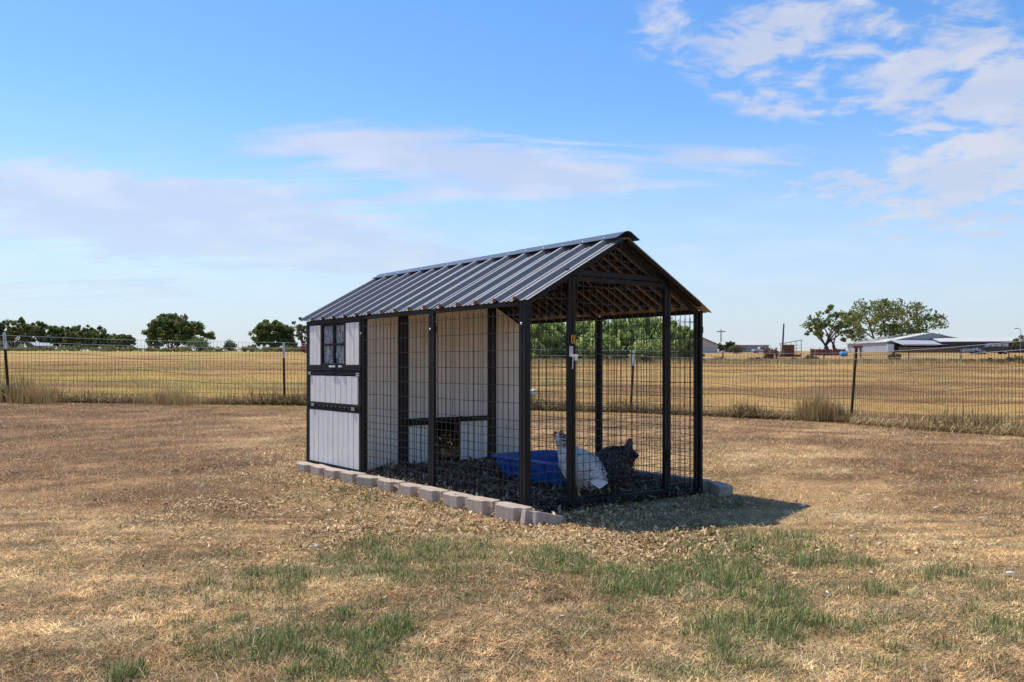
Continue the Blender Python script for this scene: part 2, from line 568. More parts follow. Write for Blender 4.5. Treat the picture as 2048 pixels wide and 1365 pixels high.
class MB:
    """collects shapes, builds ONE mesh object"""
    def __init__(self):
        self.v = []
        self.f = []

    def raw(self, vs_, fs):
        k = len(self.v)
        self.v += [tuple(p) for p in vs_]
        self.f += [tuple(i + k for i in q) for q in fs]
        return self

    def box(self, x0, x1, y0, y1, z0, z1):
        return self.raw([(x0, y0, z0), (x1, y0, z0), (x1, y1, z0), (x0, y1, z0), (x0, y0, z1), (x1, y0, z1), (x1, y1, z1), (x0, y1, z1)],
                        [(0, 3, 2, 1), (4, 5, 6, 7), (0, 1, 5, 4), (1, 2, 6, 5), (2, 3, 7, 6), (3, 0, 4, 7)])

    def bar(self, p, q, r, n=4, r2=None, caps=True, roll=None):
        p = Vector(p)
        q = Vector(q)
        r2 = r if r2 is None else r2
        d = (q - p).normalized()
        up = Vector((0, 0, 1)) if abs(d.z) < .95 else Vector((0, 1, 0))
        a = d.cross(up).normalized()
        b = a.cross(d).normalized()
        off = math.pi / n if n == 4 else 0
        if roll is not None:
            off = roll
        vs_ = []
        for c, rr in ((p, r), (q, r2)):
            for i in range(n):
                t = off + 2 * math.pi * i / n
                vs_.append(c + a * math.cos(t) * rr + b * math.sin(t) * rr)
        fs = [(i, (i + 1) % n, n + (i + 1) % n, n + i) for i in range(n)]
        if caps:
            fs += [tuple(range(n - 1, -1, -1)), tuple(range(n, 2 * n))]
        return self.raw(vs_, fs)

    def path(self, pts, r, n=4, r2=None):
        m = len(pts) - 1
        for i in range(m):
            ra = r if r2 is None else r + (r2 - r) * i / m
            rb = r if r2 is None else r + (r2 - r) * (i + 1) / m
            self.bar(pts[i], pts[i + 1], ra, n, rb, caps=(i in (0, m - 1)))
        return self

    def prism(self, poly, z0, z1):
        n = len(poly)
        vs_ = [(x, y, z0) for x, y in poly] + [(x, y, z1) for x, y in poly]
        fs = [tuple(range(n - 1, -1, -1)), tuple(range(n, 2 * n))] + [(i, (i + 1) % n, n + (i + 1) % n, n + i) for i in range(n)]
        return self.raw(vs_, fs)

    def lathe(self, prof, n=12, c=(0, 0, 0)):
        k = len(prof)
        vs_ = [(c[0] + r * math.cos(2 * math.pi * i / n), c[1] + r * math.sin(2 * math.pi * i / n), c[2] + z) for r, z in prof for i in range(n)]
        fs = [(j * n + i, j * n + (i + 1) % n, (j + 1) * n + (i + 1) % n, (j + 1) * n + i) for j in range(k - 1) for i in range(n)]
        fs += [tuple(range(n - 1, -1, -1)), tuple((k - 1) * n + i for i in range(n))]
        return self.raw(vs_, fs)

    def ball(self, c, r, n=8):
        prof = [(max(1e-4, r * math.sin(math.pi * j / 6)), -r * math.cos(math.pi * j / 6)) for j in range(7)]
        return self.lathe(prof, n, c)

    def build(self, name, mat, parent=None, loc=None, bevel=0.0, smooth_=False, subsurf=0):
        me = bpy.data.meshes.new(name)
        me.from_pydata(self.v, [], self.f)
        me.materials.append(MATS[mat])
        if smooth_:
            me.polygons.foreach_set('use_smooth', [True] * len(me.polygons))
        me.update()
        o = bpy.data.objects.new(name, me)
        col.objects.link(o)
        if parent:
            o.parent = parent
        if loc is not None:
            o.location = loc
        if bevel:
            b = o.modifiers.new('b', 'BEVEL')
            b.width = bevel
            b.segments = 2
            b.limit_method = 'ANGLE'
            b.angle_limit = R(40)
        if subsurf:
            s = o.modifiers.new('s', 'SUBSURF')
            s.levels = s.render_levels = subsurf
        return o


def mesh_np(name, verts, faces_n, mat, colors=None, parent=None, tri=True):
    """verts (N,3); consecutive k-gons of size faces_n"""
    me = bpy.data.meshes.new(name)
    nv = len(verts)
    nf = nv // faces_n
    me.vertices.add(nv)
    me.vertices.foreach_set('co', np.asarray(verts, np.float32).ravel())
    me.loops.add(nv)
    me.loops.foreach_set('vertex_index', np.arange(nv, dtype=np.int32))
    me.polygons.add(nf)
    me.polygons.foreach_set('loop_start', np.arange(0, nv, faces_n, dtype=np.int32))
    me.update(calc_edges=True)
    if colors is not None:
        a = me.attributes.new('Col', 'FLOAT_COLOR', 'POINT')
        c4 = np.ones((nv, 4), np.float32)
        c4[:, :3] = np.repeat(colors, faces_n, 0) if len(colors) != nv else colors
        a.data.foreach_set('color', c4.ravel())
    me.materials.append(MATS[mat] if isinstance(mat, str) else mat)
    o = bpy.data.objects.new(name, me)
    col.objects.link(o)
    if parent:
        o.parent = parent
    return o


def grass_blades(x, y, z, length, width, lean, az, colors, bend=0.35):
    """triangle + quad per blade -> two triangles-ish as 1 quad-free pair (returned as (N*3) tris, doubled)"""
    n = len(x)
    dx, dy = np.cos(az), np.sin(az)
    sx, sy = -dy * width / 2, dx * width / 2
    l1 = length * .55
    mx = x + dx * np.sin(lean * .75) * l1
    my = y + dy * np.sin(lean * .75) * l1
    mz = z + np.cos(lean * .75) * l1
    lean2 = np.minimum(lean * (1 + bend), 1.75)
    l2 = length * .45
    tx = mx + dx * np.sin(lean2) * l2
    ty = my + dy * np.sin(lean2) * l2
    tz = np.maximum(mz + np.cos(lean2) * l2, z + .002)
    v = np.empty((n, 9, 3), np.float32)
    P = lambda a, b, c: np.stack([a, b, c], 1)
    b0, b1 = P(x - sx, y - sy, z), P(x + sx, y + sy, z)
    m0, m1 = P(mx - sx * .8, my - sy * .8, mz), P(mx + sx * .8, my + sy * .8, mz)
    t = P(tx, ty, tz)
    v[:, 0], v[:, 1], v[:, 2] = b0, b1, m1
    v[:, 3], v[:, 4], v[:, 5] = b0, m1, m0
    v[:, 6], v[:, 7], v[:, 8] = m0, m1, t
    return v.reshape(-1, 3), np.repeat(colors, 9, 0)


def flat_blades(x, y, z, length, width, lean, az, colors):
    n = len(x)
    dx, dy = np.cos(az), np.sin(az)
    sx, sy = -dy * width / 2, dx * width / 2
    v = np.empty((n, 3, 3), np.float32)
    v[:, 0] = np.stack([x - sx, y - sy, z], 1)
    v[:, 1] = np.stack([x + sx, y + sy, z], 1)
    v[:, 2] = np.stack([x + dx * np.sin(lean) * length, y + dy * np.sin(lean) * length, z + np.cos(lean) * length], 1)
    return v.reshape(-1, 3), np.repeat(colors, 3, 0)


# fence line (posts), ground points
FENCE = [(-15.6, 16.6), (-10.2, 17.75), (-4.90, 18.85), (-1.1, 19.05), (2.55, 18.85), (6.54, 16.9), (7.30, 11.3), (7.95, 7.6)]


def fence_pt(t):
    """point along the fence polyline, t in 0..n-1"""
    i = np.clip(np.floor(t).astype(int), 0, len(FENCE) - 2)
    P = np.array(FENCE)
    f = (t - i)[:, None]
    return P[i] * (1 - f) + P[i + 1] * f


def fence_dist(x, y):
    d = np.full(len(x), 99.0)
    for (ax, ay), (bx, by) in zip(FENCE[:-1], FENCE[1:]):
        ex, ey = bx - ax, by - ay
        t = np.clip(((x - ax) * ex + (y - ay) * ey) / (ex * ex + ey * ey), 0, 1)
        d = np.minimum(d, np.hypot(x - ax - t * ex, y - ay - t * ey))
    return d


def beyond_fence(x, y):
    P = np.array(FENCE)
    fy = np.interp(x, P[:6, 0], P[:6, 1])
    fx = np.interp(y, P[5:, 1][::-1], P[5:, 0][::-1])
    return np.where(x < P[5, 0], y > fy, (x > fx) | (y > P[5, 1]))


# ================================================================== THE LAND
def build_ground():
    def axis(c, lo, hi, d0, n):
        t = np.linspace(-1, 1, n)
        k = 6.5
        s = np.sinh(k * t) / np.sinh(k)
        return np.where(s < 0, c + s * (c - lo), c + s * (hi - c))
    xs = axis(0.3, -2600, 2600, .05, 340)
    ys = axis(5.2, -600, 4200, .05, 380)
    X, Y = np.meshgrid(xs, ys)
    Z = gz(X, Y)
    nx, ny = len(xs), len(ys)
    v = np.stack([X.ravel(), Y.ravel(), Z.ravel()], 1)
    i = np.arange(nx * ny).reshape(ny, nx)
    q = np.stack([i[:-1, :-1], i[:-1, 1:], i[1:, 1:], i[1:, :-1]], -1).reshape(-1, 4)
    me = bpy.data.meshes.new('ground')
    me.vertices.add(len(v))
    me.vertices.foreach_set('co', v.astype(np.float32).ravel())
    me.loops.add(q.size)
    me.loops.foreach_set('vertex_index', q.astype(np.int32).ravel())
    me.polygons.add(len(q))
    me.polygons.foreach_set('loop_start', np.arange(0, q.size, 4, dtype=np.int32))
    me.update(calc_edges=True)
    me.polygons.foreach_set('use_smooth', np.ones(len(q), bool))
    yard_k = np.where(beyond_fence(X.ravel(), Y.ravel()), .82, .58)[:, None]
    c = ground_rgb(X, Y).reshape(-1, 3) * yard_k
    g = green_amt(X, Y).reshape(-1, 1)
    c = c * (1 - .7 * g) + np.array([.10, .105, .042]) * .7 * g
    a = me.attributes.new('Col', 'FLOAT_COLOR', 'POINT')
    c4 = np.ones((len(v), 4), np.float32)
    c4[:, :3] = c
    a.data.foreach_set('color', c4.ravel())
    me.materials.append(ground_material())
    o = bpy.data.objects.new('ground', me)
    col.objects.link(o)
    tag(o, 'dry tan and brown yard rising to a mown hay field', 'ground', kind='structure')



build_ground()


def in_coop(x, y, m=.0):
    u, v = coop_uv(x, y)
    return (u > -.13 - m) & (u < CW + m) & (v > -.02 - m) & (v < CL + .05 + m)


def sample_view(n, py0, py1, side=1.4):
    py = rng.uniform(py0, py1, n)
    d = CAM_H * F / (py - YH)
    half = d * 1024 / F + side
    x = rng.uniform(-1, 1, n) * half
    return x, d


def build_yard_grass():
    n = 700000
    x, y = sample_view(n, 800, 1420)
    x2, y2 = sample_view(200000, 800, 960, 2)
    x = np.r_[x, x2]
    y = np.r_[y, y2]
    bare = smooth(.60, .78, vnoise(x, y, 2.2, 171, 3)) * .55 + smooth(.5, .85, vnoise(x, y, 16, 173, 2)) * .45
    k = ~in_coop(x, y) & ~beyond_fence(x, y) & (rng.random(len(x)) > np.maximum(bare, .55 * green_amt(x, y)))
    x, y = x[k], y[k]
    n = len(x)
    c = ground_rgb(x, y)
    gg = green_amt(x, y)[:, None] * .6
    c = c * (1 - gg) + np.array([.27, .26, .10]) * gg
    c = c * rng.uniform(.45, 1.5, (n, 1)) * rng.normal(1, .06, (n, 3))
    pale = rng.random(n) < .10
    c[pale] = np.array([.70, .55, .33]) * rng.uniform(.8, 1.1, (pale.sum(), 1))
    dark = rng.random(n) < .20
    c[dark] *= .38
    L = rng.uniform(.012, .044, n) * (.55 + .085 * y)
    W = rng.uniform(.0014, .0042, n) * (.50 + .11 * y)
    lean = np.clip(rng.normal(1.27, .22, n), .4, 1.54)
    v, cc = flat_blades(x, y, gz(x, y) + rng.uniform(0, .006, n), L, W, lean, rng.uniform(0, 6.283, n), c)
    m = 5000
    xs_, ys_ = sample_view(m, 830, 1420)
    kk = ~in_coop(xs_, ys_, .1) & ~beyond_fence(xs_, ys_)
    xs_, ys_ = xs_[kk], ys_[kk]
    m = len(xs_)
    sc_ = np.array([.66, .50, .28]) * rng.uniform(.45, 1.15, (m, 1))
    v2, c2 = grass_blades(xs_, ys_, gz(xs_, ys_) + .004, rng.uniform(.03, .075, m), rng.uniform(.0018, .0034, m) * (.7 + .07 * ys_), np.clip(rng.normal(1.33, .2, m), .5, 1.5), rng.uniform(0, 6.283, m), sc_, bend=.1)
    v = np.r_[v, v2]
    cc = np.r_[cc, c2]
    o = mesh_np('dry_grass', v, 3, 'straw_blades', cc)
    tag(o, 'short dry straw coloured grass covering the yard', 'grass', kind='stuff')
    # green tufts
    x, y = sample_view(900000, 900, 1440, .8)
    g = green_amt(x, y)
    clump = smooth(.42, .75, vnoise(x, y, 11, 5, 2))
    k = (rng.random(len(x)) < g * (.30 + .62 * clump) + .006) & ~in_coop(x, y, .12)
    x, y, g = x[k], y[k], g[k]
    n = len(x)
    hue = rng.random((n, 1))
    c = np.array([.090, .155, .036]) * (1 - hue) + np.array([.21, .265, .072]) * hue
    blu = vnoise(x, y, 1.2, 77, 2)[:, None]
    c = c * (1 - .35 * blu) + np.array([.115, .165, .085]) * .35 * blu
    strawy = rng.random(n) < .34
    c[strawy] = np.array([.45, .34, .16])
    c = c * rng.uniform(.65, 1.35, (n, 1)) * 1.15
    tall = smooth(.15, .85, g) * (.45 + .75 * vnoise(x, y, 6, 9, 2))
    L = (.012 + .046 * rng.random(n) ** 1.6) * (.5 + 1.0 * tall)
    W = rng.uniform(.0016, .0036, n) * (.6 + .10 * y)
    lean = np.abs(rng.normal(.62, .42, n))
    v, cc = grass_blades(x, y, gz(x, y) - .003, L, W, lean, rng.uniform(0, 6.283, n), c)
    o = mesh_np('green_grass', v, 3, 'straw_blades', cc)
    tag(o, 'patches of green grass growing through the dry lawn', 'grass', kind='stuff')


build_yard_grass()


def build_field_grass():
    n = 330000
    t = rng.random(n)
    y = 11.5 * (75 / 11.5) ** (t ** .8)
    x = rng.uniform(-1, 1, n) * (y * .60 + 2)
    k = beyond_fence(x, y)
    x, y = x[k], y[k]
    n = len(x)
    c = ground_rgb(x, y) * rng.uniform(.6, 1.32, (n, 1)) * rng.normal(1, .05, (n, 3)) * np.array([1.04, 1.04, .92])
    bleached = rng.random(n) < .18
    c[bleached] = np.array([.68, .52, .25]) * rng.uniform(.8, 1.1, (bleached.sum(), 1))
    near = np.exp(-fence_dist(x, y) / 1.2)
    L = rng.uniform(.04, .11, n) * (.75 + .011 * y) * (1 + near)
    W = rng.uniform(.004, .008, n) * (.5 + .03 * y)
    v, cc = flat_blades(x, y, gz(x, y) - .003, L, W, np.abs(rng.normal(.75, .35, n)), rng.uniform(0, 6.283, n), c)
    o = mesh_np('field_stubble', v, 3, 'straw_blades', cc)
    tag(o, 'golden dry stubble of the hay field beyond the wire fence', 'grass', kind='stuff')


build_field_grass()


def build_fence_grass():
    n = 30000
    t = rng.uniform(0, len(FENCE) - 1.001, n)
    p = fence_pt(t)
    clump = vnoise(t * 5.3, t * 0, 1.0, 3, 3)
    off = rng.normal(.02, .16, n)
    x = p[:, 0] + rng.normal(0, .05, n)
    y = p[:, 1] + off
    xr = p[:, 0] > 6.5
    x = np.where(xr, x + rng.normal(0, .16, n), x)
    hgt = .55 + 1.1 * smooth(.3, .75, clump)
    leftish = smooth(-4, -9, x) if False else 1 - smooth(-9, -5.5, x)
    hgt = hgt * (1 + .55 * leftish)
    L = rng.uniform(.12, .34, n) * hgt
    c = np.array([.62, .45, .21]) * rng.uniform(.45, 1.25, (n, 1)) * rng.normal(1, .05, (n, 3))
    gr = rng.random(n) < .14
    c[gr] = np.array([.30, .29, .11]) * rng.uniform(.7, 1.2, (gr.sum(), 1))
    dk = rng.random(n) < .34
    c[dk] = np.array([.15, .095, .055]) * rng.uniform(.6, 1.3, (dk.sum(), 1))
    az = np.where(rng.random(n) < .6, -1.57 + rng.normal(0, .9, n), rng.uniform(0, 6.283, n))
    lean = np.abs(rng.normal(.75, .4, n))
    v, cc = grass_blades(x, y, gz(x, y) - .004, L, rng.uniform(.006, .015, n), lean, az, c, bend=1.0)
    # straw lying flat at the yard edge, laid along the fence
    m = 16000
    t = rng.uniform(0, len(FENCE) - 1.001, m)
    p = fence_pt(t)
    x = p[:, 0] + rng.normal(0, .05, m)
    y = p[:, 1] - np.abs(rng.normal(.12, .14, m))
    x = np.where(p[:, 0] > 6.5, x - np.abs(rng.normal(.1, .16, m)), x)
    c = np.array([.60, .43, .21]) * rng.uniform(.35, 1.2, (m, 1))
    v2, c2 = grass_blades(x, y, gz(x, y) + rng.uniform(0, .06, m), rng.uniform(.14, .36, m), rng.uniform(.005, .010, m), np.clip(rng.normal(1.35, .2, m), .8, 1.62), rng.normal(0, .5, m) + np.where(rng.random(m) < .5, 0, 3.14), c2 if False else c, bend=.2)
    o = mesh_np('fence_grass', np.r_[v, v2], 3, 'straw_blades', np.r_[cc, c2])
    tag(o, 'tall bent dry grass left standing along the foot of the wire fence', 'grass', kind='stuff')

    def clump_at(px, d, hh, nb, rad, label, base):
        x0, y0, z0 = at(px, d)
        a = rng.uniform(0, 6.283, nb)
        r = np.abs(rng.normal(0, rad, nb))
        xx, yy = x0 + np.cos(a) * r, y0 + np.sin(a) * r * .6
        cl = np.array(base) * rng.uniform(.45, 1.3, (nb, 1)) * rng.normal(1, .06, (nb, 3))
        vv, cc_ = grass_blades(xx, yy, gz(xx, yy) - .004, rng.uniform(.45, 1.05, nb) * hh, rng.uniform(.006, .012, nb), np.abs(rng.normal(.28, .22, nb)), a + rng.normal(0, .5, nb), cl, bend=.6)
        vv = vv - np.array([x0, y0, z0], np.float32)
        ob = mesh_np('grass_clump', vv, 3, 'straw_blades', cc_)
        ob.location = (x0, y0, z0)
        tag(ob, label, 'grass clump')
    clump_at(1640, 17.0, .62, 1100, .28, 'tall tan grass clump with upright stalks beside a dark fence post', (.52, .38, .18))
    clump_at(1672, 17.2, .42, 420, .16, 'small greyish dead weed clump between the tall grass and a fence post', (.30, .23, .18))
    clump_at(60, 17.3, .50, 900, .40, 'dense drooping dry grass clump round the foot of a white tipped post', (.55, .40, .19))
    clump_at(340, 17.9, .40, 800, .6, 'arching dry grass clump under the sagging fence wire', (.58, .42, .20))


build_fence_grass()


# ================================================================== THE COOP
coop = empty('chicken_coop', (float(A0[0]), float(A0[1]), 0), ANG)
tag(coop, 'black framed wire chicken coop with grey corrugated roof and white boarded hen house', 'chicken coop')
S = .0128                                  # half width of the square tube


def zroof(u):
    return EAVE + (RIDGE - EAVE) * (1 - abs(u - CW / 2) / (CW / 2 + EO))


def tube(mb, p, q, s=S):
    mb.bar(p, q, s * math.sqrt(2), 4)
    return mb


def double_post(u, v, z0, z1, axis, name='post'):
    """two square tubes side by side with a clamp band and a bolt"""
    m = MB()
    g = .0150
    for sgn in (-1, 1):
        uu, vv_ = (u + sgn * g, v) if axis == 'u' else (u, v + sgn * g)
        m.box(uu - S, uu + S, vv_ - S, vv_ + S, z0, z1)
    if axis == 'u':
        m.box(u - .006, u + .006, v - S + .004, v + S - .004, z0 + .01, z1 - .012)
    else:
        m.box(u - S + .004, u + S - .004, v - .006, v + .006, z0 + .01, z1 - .012)
    o = m.build(name, 'black_steel', coop, bevel=.003)
    c = MB()
    zc = min(z1 - .13, 1.11)
    e = .003
    if axis == 'u':
        c.box(u - g - S - e, u + g + S + e, v - S - e, v + S + e, zc - .022, zc + .022)
    else:
        c.box(u - S - e, u + S + e, v - g - S - e, v + g + S + e, zc - .022, zc + .022)
    c.build('clamp', 'black_steel', o, bevel=.003)
    b = MB()
    if axis == 'u':
        b.ball((u, v - S - .006, zc), .008)
    else:
        b.ball((u - S - .006, v, zc), .008)
    b.build('bolt', 'galvanised', o, smooth_=True)
    return o


BAY = CL / 3
for k in range(4):
    v = [.0, BAY, 2 * BAY, CL - .012][k]
    for u in (0.0, CW):
        double_post(u, v, -.02, zroof(u) - .018, 'v')
# corner posts get the front panel's own tube beside them
for u, s_ in ((.0275, 1), (CW - .0275, -1)):
    MB().box(u - S, u + S, -S - .001, S - .001, -.02, zroof(u) - .03).build('post', 'black_steel', coop, bevel=.003)
DU0, DU1 = .354, 1.174
for u in (DU0 - .0150, DU1 + .0150):
    MB().box(u - S, u + S, -S, S, -.01, 1.405).build('door_jamb', 'black_steel', coop, bevel=.003)
# partition wall posts (v = 2 BAY) and front rails
PV = 2 * BAY - .01
for u in (.331, 1.172):
    MB().box(u - .039, u + .039, PV - .030, PV + .018, -.02, zroof(u) - .03).build('post', 'black_steel', coop, bevel=.003)
# rails
m = MB()
m.box(DU0 - .036, DU1 + .036, -S + .002, S - .002, 1.407, 1.441)
m.build('lintel', 'black_steel', coop, bevel=.003)
for u in (0.0, CW):
    for k in range(3):
        v0, v1 = [.036, BAY + .036, 2 * BAY + .036][k], [BAY - .036, 2 * BAY - .036, CL - .05][k]
        MB().box(u - S, u + S, v0, v1, zroof(u) - .042, zroof(u) - .012).build('top_rail', 'black_steel', coop, bevel=.003)
        MB().box(u - S + .001, u + S - .001, v0, v1, .004, .034).build('bottom_rail', 'black_steel', coop, bevel=.003)
for (u0, u1) in ((.05, DU0 - .035), (DU1 + .035, CW - .05)):
    MB().box(u0, u1, -S + .002, S - .002, .004, .034).build('bottom_rail', 'black_steel', coop, bevel=.003)
for v in (.0, BAY, 2 * BAY, CL - .012):
    for s_ in (0, 1):
        a = 0.0 if s_ == 0 else CW
        m = MB()
        tube(m, (a, v, zroof(a) - .040), (CW / 2, v, RIDGE - .040))
        m.build('rafter', 'black_steel', coop, bevel=.002)
MB().box(CW / 2 - S, CW / 2 + S, -.03, CL + .02, RIDGE - .062, RIDGE - .034).build('ridge_beam', 'black_steel', coop, bevel=.002)
for s_ in (0, 1):
    uu = CW * .25 if s_ == 0 else CW * .75
    MB().box(uu - .016, uu + .016, -.02, CL + .01, zroof(uu) - .056, zroof(uu) - .030).build('purlin', 'black_steel', coop, bevel=.002)


# wire mesh panels
def wire_heights(z0, z1):
    zs = []
    z = z0
    while z < .50:
        zs.append(z)
        z += .0508
    while z < z1:
        zs.append(z)
        z += .1016
    return zs


WR = .0021


def mesh_panel(axis, c, a0, a1, z0, ztop, parent, step=.0508):
    """welded wire panel; ztop is a function of the running coordinate"""
    m = MB()
    n = max(1, int(round((a1 - a0) / step)))

    def P(a, z, off=0.0):
        return (a, c + off, z) if axis == 'u' else (c + off, a, z)
    for i in range(n + 1):
        a = a0 + (a1 - a0) * i / n
        w = random.uniform(-.0015, .0015)
        m.bar(P(a, z0), P(a + w, ztop(a)), WR, 4)
    for z in wire_heights(z0 + .02, max(ztop(a0), ztop(a1), ztop((a0 + a1) / 2))):
        lo, hi = a0, a1
        if ztop(a0) < z or ztop(a1) < z:
            aa = [a0 + (a1 - a0) * t / 200 for t in range(201)]
            ok = [a for a in aa if ztop(a) >= z]
            if len(ok) < 2:
                continue
            lo, hi = ok[0], ok[-1]
        k = 5
        sag = [random.uniform(-.002, .002) for _ in range(k + 1)]
        sag[0] = sag[-1] = 0
        m.path([P(lo + (hi - lo) * j / k, z + sag[j], .0032) for j in range(k + 1)], WR, 4)
    o = m.build('wire_mesh', 'wire_black', parent)
    o['kind'] = 'stuff'
    return o


side_top = lambda a: EAVE - .05
for u, sg in ((0.0, -1), (CW, 1)):
    for k in range(2):
        mesh_panel('v', u + sg * .012, k * BAY + .03, (k + 1) * BAY - .03, .02, side_top, coop)
mesh_panel('u', -.008, .05, DU0 - .03, .02, lambda a: min(zroof(a) - .05, 1.46), coop)
mesh_panel('u', -.008, DU1 + .03, CW - .05, .02, lambda a: min(zroof(a) - .05, 1.46), coop)
# gable mesh over the door
m = MB()
nn = 17
for i in range(nn):
    a = DU0 - .05 + (DU1 - DU0 + .1) * i / (nn - 1)
    if zroof(a) - .05 > 1.44:
        m.bar((a, -.006, 1.43), (a, -.006, zroof(a) - .05), WR, 4)
for z in (1.475, 1.515, 1.555, 1.595):
    half = (CW / 2 + EO) * (RIDGE - .05 - z) / (RIDGE - EAVE)
    m.bar((CW / 2 - half, -.003, z), (CW / 2 + half, -.003, z), WR, 4)
m.build('wire_mesh', 'wire_black', coop)['kind'] = 'stuff'

# the door with its own frame, mesh, latch
dm = MB()
dz0, dz1 = .035, 1.400
d0, d1 = DU0 + .0015, DU1 - .0015
dm.box(d0, d0 + .0265, -S, S, dz0, dz1)
dm.box(d1 - .0265, d1, -S, S, dz0, dz1)
dm.box(d0 + .0265, d1 - .0265, -S + .001, S - .001, dz1 - .027, dz1)
dm.box(d0 + .0265, d1 - .0265, -S + .001, S - .001, dz0, dz0 + .027)
door = dm.build('door', 'black_steel', coop, bevel=.003)
mesh_panel('u', 0.004, d0 + .05, d1 - .05, dz0 + .02, lambda a: dz1 - .02, door)
lz = .93
m = MB()
m.box(DU0 - .026, DU0 - .004, -S - .006, -S - .001, lz - .01, lz + .05)
m.box(DU0 - .026, DU0 + .034, -S - .014, -S - .0065, lz - .012, lz + .004)
m.box(DU0 + .010, DU0 + .034, -S - .008, -S - .001, lz - .034, lz - .0125)
m.bar((DU0 - .020, -S - .010, lz + .05), (DU0 - .020, -S - .010, lz + .012), .003, 6)
m.bar((DU0 - .008, -S - .010, lz + .048), (DU0 - .008, -S - .010, lz + .012), .003, 6)
m.bar((DU0 - .006, -S - .012, lz - .012), (DU0 - .010, -S - .012, lz - .085), .003, 6)
m.build('latch', 'galvanised', door)


def sign_01():
    """orange numerals 01 on the door jamb"""
    m = MB()
    cx_, cz = DU0 + .003, 1.022
    n = 20
    ring = []
    for i in range(n):
        t = 2 * math.pi * i / n
        for k_ in (1.0, .55):
            ring.append((cx_ - .004 + .0095 * k_ * math.cos(t), cz + (.027 if k_ == 1 else .019) * math.sin(t)))
    vs_ = [(x, -S - .002, z) for x, z in ring] + [(x, -S - .0005, z) for x, z in ring]
    fs = []
    N = len(ring)
    for i in range(n):
        a, b = 2 * i, 2 * i + 1
        c, d = (2 * i + 2) % N, (2 * i + 3) % N
        fs += [(a, c, d, b), (N + a, N + b, N + d, N + c), (a, N + a, N + c, c), (b, d, N + d, N + b)]
    m.raw(vs_, fs)
    m.raw([(cx_ + .0100, -S - .002, cz - .026), (cx_ + .0145, -S - .002, cz - .026), (cx_ + .0180, -S - .002, cz + .026), (cx_ + .0135, -S - .002, cz + .026),
           (cx_ + .0100, -S - .0005, cz - .026), (cx_ + .0145, -S - .0005, cz - .026), (cx_ + .0180, -S - .0005, cz + .026), (cx_ + .0135, -S - .0005, cz + .026)],
          [(0, 1, 2, 3), (7, 6, 5, 4), (0, 4, 5, 1), (1, 5, 6, 2), (2, 6, 7, 3), (3, 7, 4, 0)])
    o = m.build('number_sign', 'orange_print', door)
    o['label'] = 'orange number 01 on the door stile'


sign_01()
for zz in (.28, 1.15):
    m = MB()
    m.box(d1 - .014, d1 + .024, -S - .005, -S - .001, zz - .035, zz + .035)
    m.bar((d1 + .004, -S - .006, zz - .037), (d1 + .004, -S - .006, zz + .037), .006, 8)
    m.build('hinge', 'black_steel', door)
for u in (DU0 - .02, DU1 + .02):
    MB().ball((u, -S - .002, 1.424), .007).build('bolt', 'galvanised', coop, smooth_=True)


# roof sheets: ribbed steel
def rib_profile(v0, v1):
    """list of (v, height) along the eave"""
    pts = []
    pitch = .1985
    k0 = math.floor(v0 / pitch) - 1
    k1 = math.ceil(v1 / pitch) + 1
    for k in range(k0, k1):
        b = k * pitch + .035
        for dv, hh in ((-.033, 0), (-.014, .027), (.014, .027), (.033, 0), (.066, 0), (.072, .006), (.082, .006), (.088, 0), (.112, 0), (.118, .006), (.128, .006), (.134, 0)):
            pts.append((b + dv, hh))
    pts = [p for p in pts if v0 < p[0] < v1]
    return [(v0, pts[0][1] if pts else 0)] + pts + [(v1, pts[-1][1])]


RV0, RV1 = -.075, CL + .075
SL = [RV0, .965, 1.985, RV1]
th = math.atan2(RIDGE - EAVE, CW / 2 + EO)
for side in (0, 1):
    for i in range(3):
        a, b = SL[i] - (.02 if i else 0), SL[i + 1]
        prof = rib_profile(a, b)
        lift = .0035 * (i % 2) + .001
        L = (CW / 2 + EO - .012) / math.cos(th)
        if side:
            L += .022
        m = MB()
        rows = 6
        vs_ = []
        for j in range(rows + 1):
            t = j / rows
            dist = .012 / math.cos(th) + t * (L)
            for (v, hh) in prof:
                droop = -.006 * max(0, t - .93) / .07 if side else 0
                n_ = hh + lift + droop
                uu = CW / 2 + (1 if side else -1) * (dist * math.cos(th) + n_ * math.sin(th))
                z = RIDGE - dist * math.sin(th) + n_ * math.cos(th)
                vs_.append((uu, v, z))
        k = len(prof)
        fs = []
        for j in range(rows):
            for q in range(k - 1):
                f_ = (j * k + q, j * k + q + 1, (j + 1) * k + q + 1, (j + 1) * k + q)
                fs.append(f_[::-1] if side else f_)
        m.raw(vs_, fs)
        o = m.build('roof_sheet', 'roof_steel', coop)
        sol = o.modifiers.new('t', 'SOLIDIFY')
        sol.thickness = .0016
        sol.offset = -1
        o.data.materials.append(MATS['roof_underside'])
        sol.material_offset = 1
        sol.material_offset_rim = 0
# added dark strips in place of shade in the rib hollows, running down the slope
for side in (0, 1):
    for i in range(31):
        v = .036 + .0993 * (i - 1) if i else -.046
        if v > CL - .05:
            continue
        sg = 1 if side else -1
        m = MB()
        q = []
        for (dist, n_) in ((.03, -.003), (.80, -.003), (.80, -.022), (.03, -.022)):
            uu = CW / 2 + sg * (dist * math.cos(th) + n_ * math.sin(th))
            q.append((uu, RIDGE - dist * math.sin(th) + n_ * math.cos(th)))
        m.raw([(a, v - .019, c) for a, c in q] + [(a, v + .019, c) for a, c in q], [(0, 1, 2, 3), (7, 6, 5, 4), (0, 4, 5, 1), (1, 5, 6, 2), (2, 6, 7, 3), (3, 7, 4, 0)])
        m.build('rib_shade', 'black_trim', coop)
